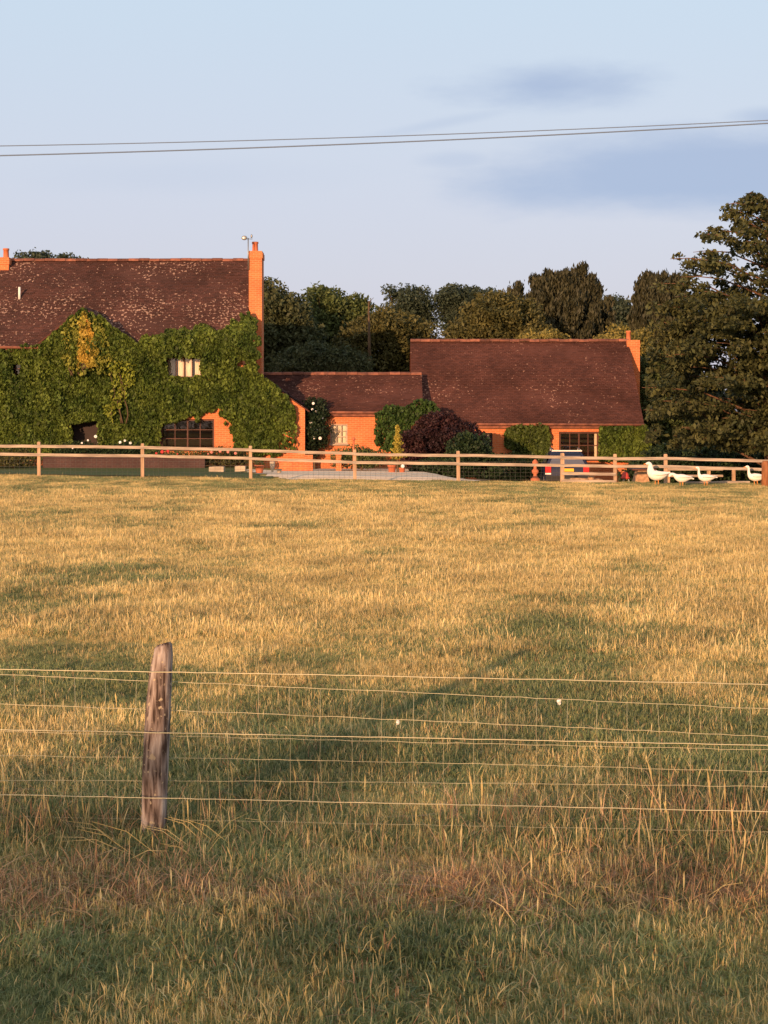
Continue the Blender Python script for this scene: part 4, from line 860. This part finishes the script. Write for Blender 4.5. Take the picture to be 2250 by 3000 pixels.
# little paddock rails behind
sf = empty('paddock_fence', (PX(2035, 57), 57, g(PX(2035, 57), 57)), 'short low two-railed fence in the distance behind the geese', 'fence')
for px in (1958, 2077, 2150):
    mb = MB(); mb.box((PX(px, 57)-.06, 57, -1), (PX(px, 57)+.06, 57.1, PZ(1370, 57))); mb.build('post', M['fencep'], sf)
for py in (1375, 1394):
    mb = MB(); mb.bar(P(1945, py, 56.95), P(2118, py, 56.95), .05, .08); mb.build('rail', M['fence'], sf)
mb = MB(); mb.bar(P(2010, 1416, 46.9), P(2195, 1413, 46.9), .2, .09, jit=.01); tag(mb.build('plank', M['fence'], None), 'long pale plank lying on the ground behind the geese', 'plank')
for i, (x0, x1, py, r_, lb) in enumerate([(1655, 1722, 1409, .085, 'long cut log lying along the foot of the four-railed bay'), (1722, 1742, 1407, .10, 'short log standing on end in the middle of the log row'), (1738, 1762, 1411, .085, 'short pale log at the right end of the log row')]):
    mb = MB(); a = P(x0, py, 47); b = P(x1, py, 47+.1*i)
    if i == 1: mb.tube([(a.x+.1, 47, a.z-.2), (a.x+.1, 47, a.z+.12)], r_, 10)
    else: mb.tube([a, a.lerp(b, .5)+Vector((0, 0, .01)), b], [r_, r_*1.05, r_*.95], 10)
    tag(mb.build('log', M['log'], None), lb, 'log', 'logs at the foot of the fence')
# wooden A-shaped ark and red poultry feeder
ar = empty('poultry_ark', (PX(1882, 48), 48, g(PX(1882, 48), 48)), 'small wooden trestle house with sloping sides behind the leftmost goose', 'hen house')
mb = MB(); c = PX(1882, 48); z0 = PZ(1424, 48); z1 = PZ(1378, 48)
mb.add([(c-.26, 48, z0), (c+.26, 48, z0), (c+.13, 48, z1), (c-.13, 48, z1), (c-.26, 48.6, z0), (c+.26, 48.6, z0), (c+.13, 48.6, z1), (c-.13, 48.6, z1)], [(0, 1, 2, 3), (5, 4, 7, 6), (1, 5, 6, 2), (4, 0, 3, 7), (3, 2, 6, 7)]); mb.build('body', M['log'], ar)
mb = MB(); mb.box((c-.32, 47.9, z1+.004), (c+.42, 48.7, z1+.05)); mb.build('lid', M['timber'], ar)
pf = empty('poultry_feeder', (PX(1832, 47.5), 47.5, g(5, 47.5)), 'small red poultry drinker on thin legs left of the wooden hen house', 'feeder')
mb = MB(); c = P(1832, 1402, 47.5); mb.lathe(c, [(.14, 0), (.15, .03), (.11, .05), (.10, .14), (.05, .2), (.01, .21)], 14); mb.build('drinker', M['redpl'], pf, True)
for a_ in (0, 2.1, 4.2):
    mb = MB(); mb.tube([c+Vector((.1*math.cos(a_), .1*math.sin(a_), 0)), c+Vector((.13*math.cos(a_), .13*math.sin(a_), -.2))], .01, 5); mb.build('leg', M['metal'], pf)

# ------------------------------------------------------------------ geese
def goose(px, pyt, Y, face, label, neck='up', hb=1.0, col=None):
    """body, neck and head are one lofted surface; face = -1 looks left"""
    X = PX(px, Y); z0 = g(X, Y)-.04
    root = empty('goose', (X, Y, z0), label, 'goose', 'white geese by the fence')
    f = face; s = hb
    if neck == 'up': path = [(-.40, .34), (-.34, .36), (-.24, .35), (-.10, .325), (.06, .32), (.18, .35), (.235, .42), (.25, .50), (.245, .59), (.25, .655), (.285, .69), (.335, .685), (.36, .675)]; rad = [(.015, .02), (.05, .03), (.11, .075), (.15, .125), (.15, .14), (.11, .11), (.062, .062), (.043, .043), (.037, .037), (.04, .042), (.046, .048), (.03, .03), (.018, .015)]
    elif neck == 'puff': path = [(-.40, .42), (-.34, .41), (-.24, .37), (-.10, .32), (.06, .32), (.17, .38), (.20, .48), (.20, .56), (.20, .62), (.21, .67), (.25, .70), (.31, .69), (.345, .68)]; rad = [(.015, .02), (.05, .035), (.11, .09), (.155, .14), (.16, .16), (.13, .14), (.105, .11), (.085, .085), (.07, .07), (.06, .06), (.058, .058), (.035, .035), (.02, .016)]
    else: path = [(-.42, .30), (-.34, .33), (-.24, .34), (-.10, .32), (.06, .32), (.17, .37), (.23, .42), (.28, .46), (.33, .475), (.37, .46), (.40, .43), (.425, .395), (.435, .37)]; rad = [(.015, .02), (.05, .035), (.11, .085), (.155, .14), (.155, .15), (.11, .11), (.068, .068), (.055, .055), (.05, .05), (.054, .054), (.05, .05), (.032, .032), (.018, .016)]
    # resample smoothly
    pp = []; rr = []
    for i in range(len(path)-1):
        for t in (0, .5):
            pp.append(Vector((X+f*s*(path[i][0]*(1-t)+path[i+1][0]*t), Y, z0+s*(path[i][1]*(1-t)+path[i+1][1]*t)))); rr.append(tuple(s*(rad[i][k]*(1-t)+rad[i+1][k]*t) for k in (0, 1)))
    pp.append(Vector((X+f*s*path[-1][0], Y, z0+s*path[-1][1]))); rr.append(tuple(s*q for q in rad[-1]))
    for _ in range(2):
        pp = [pp[0]]+[(pp[i-1]+pp[i]*2+pp[i+1])/4 for i in range(1, len(pp)-1)]+[pp[-1]]
    mb = MB(); n_ = 14; vs = []
    for i, p in enumerate(pp):
        d = (pp[min(i+1, len(pp)-1)]-pp[max(i-1, 0)]).normalized(); b = Vector((-d.z, 0, d.x))
        for k in range(n_): t = 2*math.pi*k/n_; vs.append(p+Vector((0, 1, 0))*(math.cos(t)*rr[i][0])+b*(math.sin(t)*rr[i][1]))
    fs = [(i*n_+k, i*n_+(k+1) % n_, (i+1)*n_+(k+1) % n_, (i+1)*n_+k) for i in range(len(pp)-1) for k in range(n_)]+[tuple(range(n_)), tuple((len(pp)-1)*n_+k for k in range(n_))]
    mb.add(vs, fs); mb.build('body', M['feather'], root, True)
    e = Vector((path[-1][0], 0, path[-1][1])); dd = (e-Vector((path[-3][0], 0, path[-3][1]))).normalized()
    bk = MB(); w0 = lambda v_: Vector((X+f*s*v_.x, Y, z0+s*v_.z)); bk.tube([w0(e-dd*.012), w0(e+dd*.03), w0(e+dd*.065)], [(.019*s, .018*s), (.015*s, .012*s), (.008*s, .005*s)], 8); bk.build('beak', M['orange'], root, True)
    hp = w0(Vector((path[-3][0]+.008, 0, path[-3][1]+.012)))
    for sy in (-1, 1): ey = MB(); ey.ball(hp+Vector((0, sy*rad[-3][0]*s*.93, 0)), .008*s, 6); ey.build('eye', M['black'], root, True)
    for sy in (-1, 1):
        wv = MB(); pts_ = [(.12, .36, .10), (.02, .37, .150), (-.12, .375, .150), (-.26, .385, .105), (-.40, .40, .045)]; sz = [(.02, .05), (.028, .10), (.028, .10), (.02, .06), (.008, .015)]
        wv.tube([w0(Vector((a, 0, b_)))+Vector((0, sy*c_*s, 0)) for a, b_, c_ in pts_], [(q[0]*s, q[1]*s) if True else q for q in sz], 10); wv.build('wing', M['feather'], root, True)
        lg = MB(); lx = -.02 if sy < 0 else .05
        lg.tube([w0(Vector((lx, 0, .24)))+Vector((0, sy*.06*s, 0)), w0(Vector((lx-.01, 0, .12)))+Vector((0, sy*.06*s, 0)), w0(Vector((lx, 0, .012)))+Vector((0, sy*.06*s, 0))], [.02*s, .011*s, .011*s], 7)
        a = w0(Vector((lx-.01, 0, .012)))+Vector((0, sy*.06*s, 0)); lg.add([a+Vector((0, -.01, .012)), a+Vector((f*.09*s, -.045*s, 0)), a+Vector((f*.1*s, 0, 0)), a+Vector((f*.09*s, .045*s, 0)), a+Vector((0, .01, .012))], [(0, 1, 2, 3, 4)])
        lg.build('leg', M['orange'], root, True)
    return root
goose(1925, 0, 45.4, -1, 'leftmost white goose, fluffed neck held upright, tail raised', 'puff', .98)
goose(1997, 0, 45.0, -1, 'hunched white goose with its head lowered, second from left', 'low', .84)
goose(2068, 0, 45.3, -1, 'white goose with slim raised neck in front of the plank, third from left', 'up', .84)
goose(2215, 0, 45.6, -1, 'white goose standing alone next to the orange-brown post', 'up', .88)

# ------------------------------------------------------------------ car
def car():
    Yc = 56.8; Xc = PX(1662, Yc); z0 = PZ(1322, Yc)-1.46
    root = empty('parked_car', (Xc, Yc, z0), 'dark blue hatchback parked behind the fence with its rear to the field, roof catching light', 'car', rz=R(-3))
    WORLD[0] = False
    W2 = .80
    # side profile (y forward from rear, z) lower body and cabin
    prof = [(0.05, .28), (0, .45), (.02, .78), (.10, .93), (.30, 1.30), (.55, 1.42), (1.6, 1.45), (2.2, 1.38), (2.85, .98), (3.7, .88), (3.95, .7), (4.0, .4), (3.9, .25), (.2, .22)]
    mb = MB(); n_ = len(prof); vs = []
    for (xf, sg) in ((-1, 0), (-.93, 1), (.93, 1), (1, 0)):
        for (y, z) in prof:
            wd = W2*(1 if z < .95 else 1-.30*(z-.95)/.5)
            ins = .0 if sg else .05
            cy = min(max(y, ins), 4.0-ins); cz = z-(.03 if (not sg and z > .9) else 0)
            vs.append((xf*wd, cy, cz))
    fs = []
    for j in range(3):
        for i in range(n_): fs.append((j*n_+i, j*n_+(i+1) % n_, (j+1)*n_+(i+1) % n_, (j+1)*n_+i))
    fs += [tuple(range(n_))[::-1], tuple(3*n_+i for i in range(n_))]
    mb.add(vs, fs); bd = mb.build('body', M['carpaint'], root, True)
    bv = bd.modifiers.new('bevel', 'BEVEL'); bv.width = .05; bv.segments = 3; bv.limit_method = 'ANGLE'; bv.angle_limit = R(28)
    gl = mat('tinted_glass', (.09, .10, .14), .12, spec=.7)
    b = MB(); b.add([(-.66, .118, .97), (.66, .118, .97), (.50, .275, 1.275), (-.50, .275, 1.275), (-.66, .10, .965), (.66, .10, .965), (.5, .262, 1.285), (-.5, .262, 1.285)], [(4, 5, 6, 7), (0, 3, 2, 1), (0, 1, 5, 4), (3, 7, 6, 2), (0, 4, 7, 3), (1, 2, 6, 5)]); b.build('rear_window', gl, root)
    for sx_ in (-1, 1):
        b = MB(); xx = sx_*.765
        b.add([(xx*1.02, .45, 1.0), (xx*1.02, 2.45, 1.0), (sx_*.66, 1.95, 1.34), (sx_*.66, .62, 1.34)], [(0, 1, 2, 3)]); b.build('side_window', gl, root)
        b = MB(); b.box((sx_*.70-.11, -.03, .66), (sx_*.70+.10, .09, .93)); b.build('tail_lamp', M['redlens'], root); b = MB(); b.box((sx_*.70-.11, -.034, .60), (sx_*.70+.10, .085, .655)); b.build('reversing_lamp', M['whitepl'], root)
        for yw_ in (.72, 3.2):
            b = MB(); c = [(sx_*.66, yw_, .31), (sx_*.83, yw_, .31)]; b.tube(c, .31, 20); wh = b.build('wheel', M['black'], root)
            b = MB(); b.tube([(sx_*.83, yw_, .31), (sx_*.845, yw_, .31)], [.19, .17], 16); r_ = b.build('rim', M['metal'], wh)
            r_.location = (0, 0, 0)
        b = MB(); b.bar((sx_*.52, .6, 1.50), (sx_*.52, 2.0, 1.53), .04, .03); b.box((sx_*.52-.02, .7, 1.40), (sx_*.52+.02, .75, 1.49)); b.box((sx_*.52-.02, 1.8, 1.42), (sx_*.52+.02, 1.85, 1.5)); b.build('roof_rail', M['metal'], root)
        b = MB(); b.ball((sx_*.45-.05, -.03, .47), .06, 8, sc=(1, .4, 1)); b.build('reflector', M['whitepl'], root, True)
    b = MB(); b.box((-.54, .28, 1.445), (.56, .42, 1.49)); b.build('spoiler', M['whitepl'], root)
    b = MB(); b.box((-.78, -.07, .33), (.78, .1, .55)); b.build('bumper', M['black'], root)
    b = MB(); b.box((-.24, -.03, .71), (.24, .03, .82)); b.build('number_plate', M['yellow'], root)
    WORLD[0] = True
car()

# ------------------------------------------------------------------ power lines
def cable(label, pts_, Y, r_):
    co = np.polyfit([p[0] for p in pts_], [p[1] for p in pts_], 2); mb = MB()
    mb.tube([P(px, float(np.polyval(co, px)), Y+(px-CX)*.0006) for px in np.linspace(-500, 2750, 50)], r_, 6); tag(mb.build('power_line', M['cable'], None, True), label, 'power line', 'overhead cables')
cable('thinner upper overhead cable crossing the sky', [(0, 428), (700, 411), (1250, 396), (1800, 374), (2250, 352)], 32, .0095)
cable('thicker lower overhead cable crossing the sky', [(0, 455), (600, 440), (1200, 414), (1800, 385), (2250, 362)], 31, .013)

# ------------------------------------------------------------------ near wire fence
def YN(px): return 8.05-.00019*px+0*px
wf = empty('wire_fence', (PX(455, 7.95), 7.95, 0), 'wire stock fence with one round weathered post in the foreground', 'fence')
pm = bpy.data.materials.new('old_grey_post'); pm.use_nodes = True; n = pm.node_tree.nodes; L = pm.node_tree.links
geo = n.new('ShaderNodeNewGeometry'); mp = n.new('ShaderNodeMapping'); mp.inputs['Scale'].default_value = (26, 26, 3.2); L.new(geo.outputs['Position'], mp.inputs[0])
t = n.new('ShaderNodeTexNoise'); t.inputs['Scale'].default_value = 1.6; t.inputs['Detail'].default_value = 8; L.new(mp.outputs[0], t.inputs['Vector'])
cr = n.new('ShaderNodeValToRGB'); L.new(t.outputs['Fac'], cr.inputs[0]); cr.color_ramp.elements[0].position = .38; cr.color_ramp.elements[0].color = (.05, .034, .028, 1); cr.color_ramp.elements[1].position = .68; cr.color_ramp.elements[1].color = (.44, .38, .35, 1)
e = cr.color_ramp.elements.new(.5); e.color = (.21, .16, .14, 1)
t3 = n.new('ShaderNodeTexNoise'); t3.inputs['Scale'].default_value = 38; t3.inputs['Detail'].default_value = 3; L.new(geo.outputs['Position'], t3.inputs['Vector'])
lr = n.new('ShaderNodeMapRange'); L.new(t3.outputs['Fac'], lr.inputs[0]); lr.inputs[1].default_value = .62; lr.inputs[2].default_value = .68
mx = n.new('ShaderNodeMix'); mx.data_type = 'RGBA'; L.new(lr.outputs[0], mx.inputs[0]); L.new(cr.outputs[0], mx.inputs[6]); mx.inputs[7].default_value = (.42, .34, .24, 1)
L.new(mx.outputs[2], n['Principled BSDF'].inputs['Base Color']); n['Principled BSDF'].inputs['Roughness'].default_value = .9; n['Principled BSDF'].inputs['Specular IOR Level'].default_value = .15
bp = n.new('ShaderNodeBump'); bp.inputs['Strength'].default_value = .9; bp.inputs['Distance'].default_value = .012; L.new(t.outputs['Fac'], bp.inputs['Height']); L.new(bp.outputs[0], n['Principled BSDF'].inputs['Normal'])
v = []; f = []; NR, NA = 60, 36; yp = 7.95
ctr = [(2460, 447, 38), (2380, 452, 37), (2250, 455, 39), (2150, 460, 37.5), (2050, 466, 36), (1970, 472, 33), (1920, 477, 29), (1893, 479, 25), (1886, 480, 19)]
cp = [c[0] for c in ctr][::-1]
for i in range(NR):
    py = 2480+(1886-2480)*(i/(NR-1))**.85; cx = np.interp(py, cp, [c[1] for c in ctr][::-1]); rr = np.interp(py, cp, [c[2] for c in ctr][::-1])*yp/F
    for k in range(NA):
        a_ = 2*math.pi*k/NA; d_ = 1+.07*(float(fbm(np.cos(a_)*2+9, np.sin(a_)*2+i*.06, 71, 3))-.5)*2-(.07 if vnoise(a_*5.5, i*.05, 72) > .78 else 0)
        v.append((PX(cx, yp)+math.cos(a_)*rr*d_, yp+math.sin(a_)*rr*d_, PZ(py, yp)+(.012*math.cos(a_+.6) if i > NR-6 else 0)))
f = [(i*NA+k, i*NA+(k+1) % NA, (i+1)*NA+(k+1) % NA, (i+1)*NA+k) for i in range(NR-1) for k in range(NA)]+[tuple((NR-1)*NA+k for k in range(NA))]
mb = MB(); mb.add(v, f); mb.build('post', pm, wf, True)
def wirepts(ctrl, back=0.0, step=45, wob_=.0015):
    xs_ = [c[0] for c in ctrl]; co = np.polyfit(xs_, [c[1] for c in ctrl], min(2, len(ctrl)-1)); pts_ = []
    for px in np.arange(-500, 2800, step): Y = YN(px)+back; q = P(px, float(np.polyval(co, px)), Y); q.z += random.uniform(-wob_, wob_); pts_.append(q)
    return pts_
for ctrl in ([(0, 1961), (1125, 1981), (2250, 2006)], [(0, 2138), (1125, 2160), (2250, 2184)], [(0, 2328), (1000, 2350), (2250, 2378)]):
    mb = MB(); mb.tube(wirepts(ctrl, -.17), .0023, 6); mb.build('wire', M['wire'], wf, True)
nl_ = [[(0, 1978), (430, 1992), (1200, 2027), (1640, 2052), (2250, 2076)], [(0, 2065), (430, 2074), (1000, 2100), (1500, 2127), (2250, 2157)], [(0, 2142), (1125, 2172), (2250, 2197)], [(0, 2214), (1125, 2232), (2250, 2262)], [(0, 2286), (1125, 2292), (2250, 2305)], [(0, 2392), (1125, 2414), (2250, 2438)]]
mb = MB(); rows = [wirepts(c, .05, wob_=.0025) for c in nl_]
for i, rw in enumerate(rows): mb.tube(rw, .0012 if i > 1 else .0015, 5)
for k in range(0, len(rows[0])):
    if (k*45) % 90 == 0:
        o_ = 0; pl = []
        for rw in rows: q = rw[k].copy(); q.x += o_+random.uniform(-.006, .006); pl.append(q)
        mb.tube(pl, .0009, 4)
mb.build('netting', M['wire'], wf, True)
def wool(px, py, Y, s, label):
    q = ball_pts(60, rng)*np.array([.6, .6, 1])*s*(rng.uniform(0, 1, 60)**.5)[:, None]+np.array(P(px, py, Y)); o = leafobj('wool_tuft', q, s*.9, M['flower_w'], None, asp=.8)
    tag(o, label, 'wool tuft', 'scraps of wool caught on the wire')
wool(1638, 2056, YN(1638)+.04, .014, 'round white wool scrap caught on the upper netting wire')
wool(1166, 2116, YN(1166)+.04, .012, 'thin white wool scrap hanging from the second netting wire')
# loose bent straws at the foot of the post
def straws(cx, cy, n_, L_, label, spread=.22):
    c = P(cx, cy, HC*F/(cy-HY)); mb = MB(); r = random.Random(n_)
    for i in range(n_):
        a_ = c+Vector((r.gauss(0, spread), r.gauss(0, spread*.5), .02)); az = r.uniform(2.2, 3.6) if r.random() < .6 else r.uniform(0, 6.28); l = L_*r.uniform(.5, 1.2); e_ = a_+Vector((math.cos(az)*l, math.sin(az)*l*.5, l*r.uniform(.15, .6))); m_ = a_.lerp(e_, .5)+Vector((0, 0, l*.12)); mb.tube([a_, m_, e_], [.0018, .0016, .0008], 4)
    tag(mb.build('dry_stalks', gmat[1], None), label, 'dry stalks', kind='stuff')
straws(500, 2500, 18, .3, 'fan of long pale bent grass stalks at the foot of the wire fence post')
straws(1800, 2660, 16, .15, 'tangle of fallen reddish stalks in the dead grass at lower right', .3)
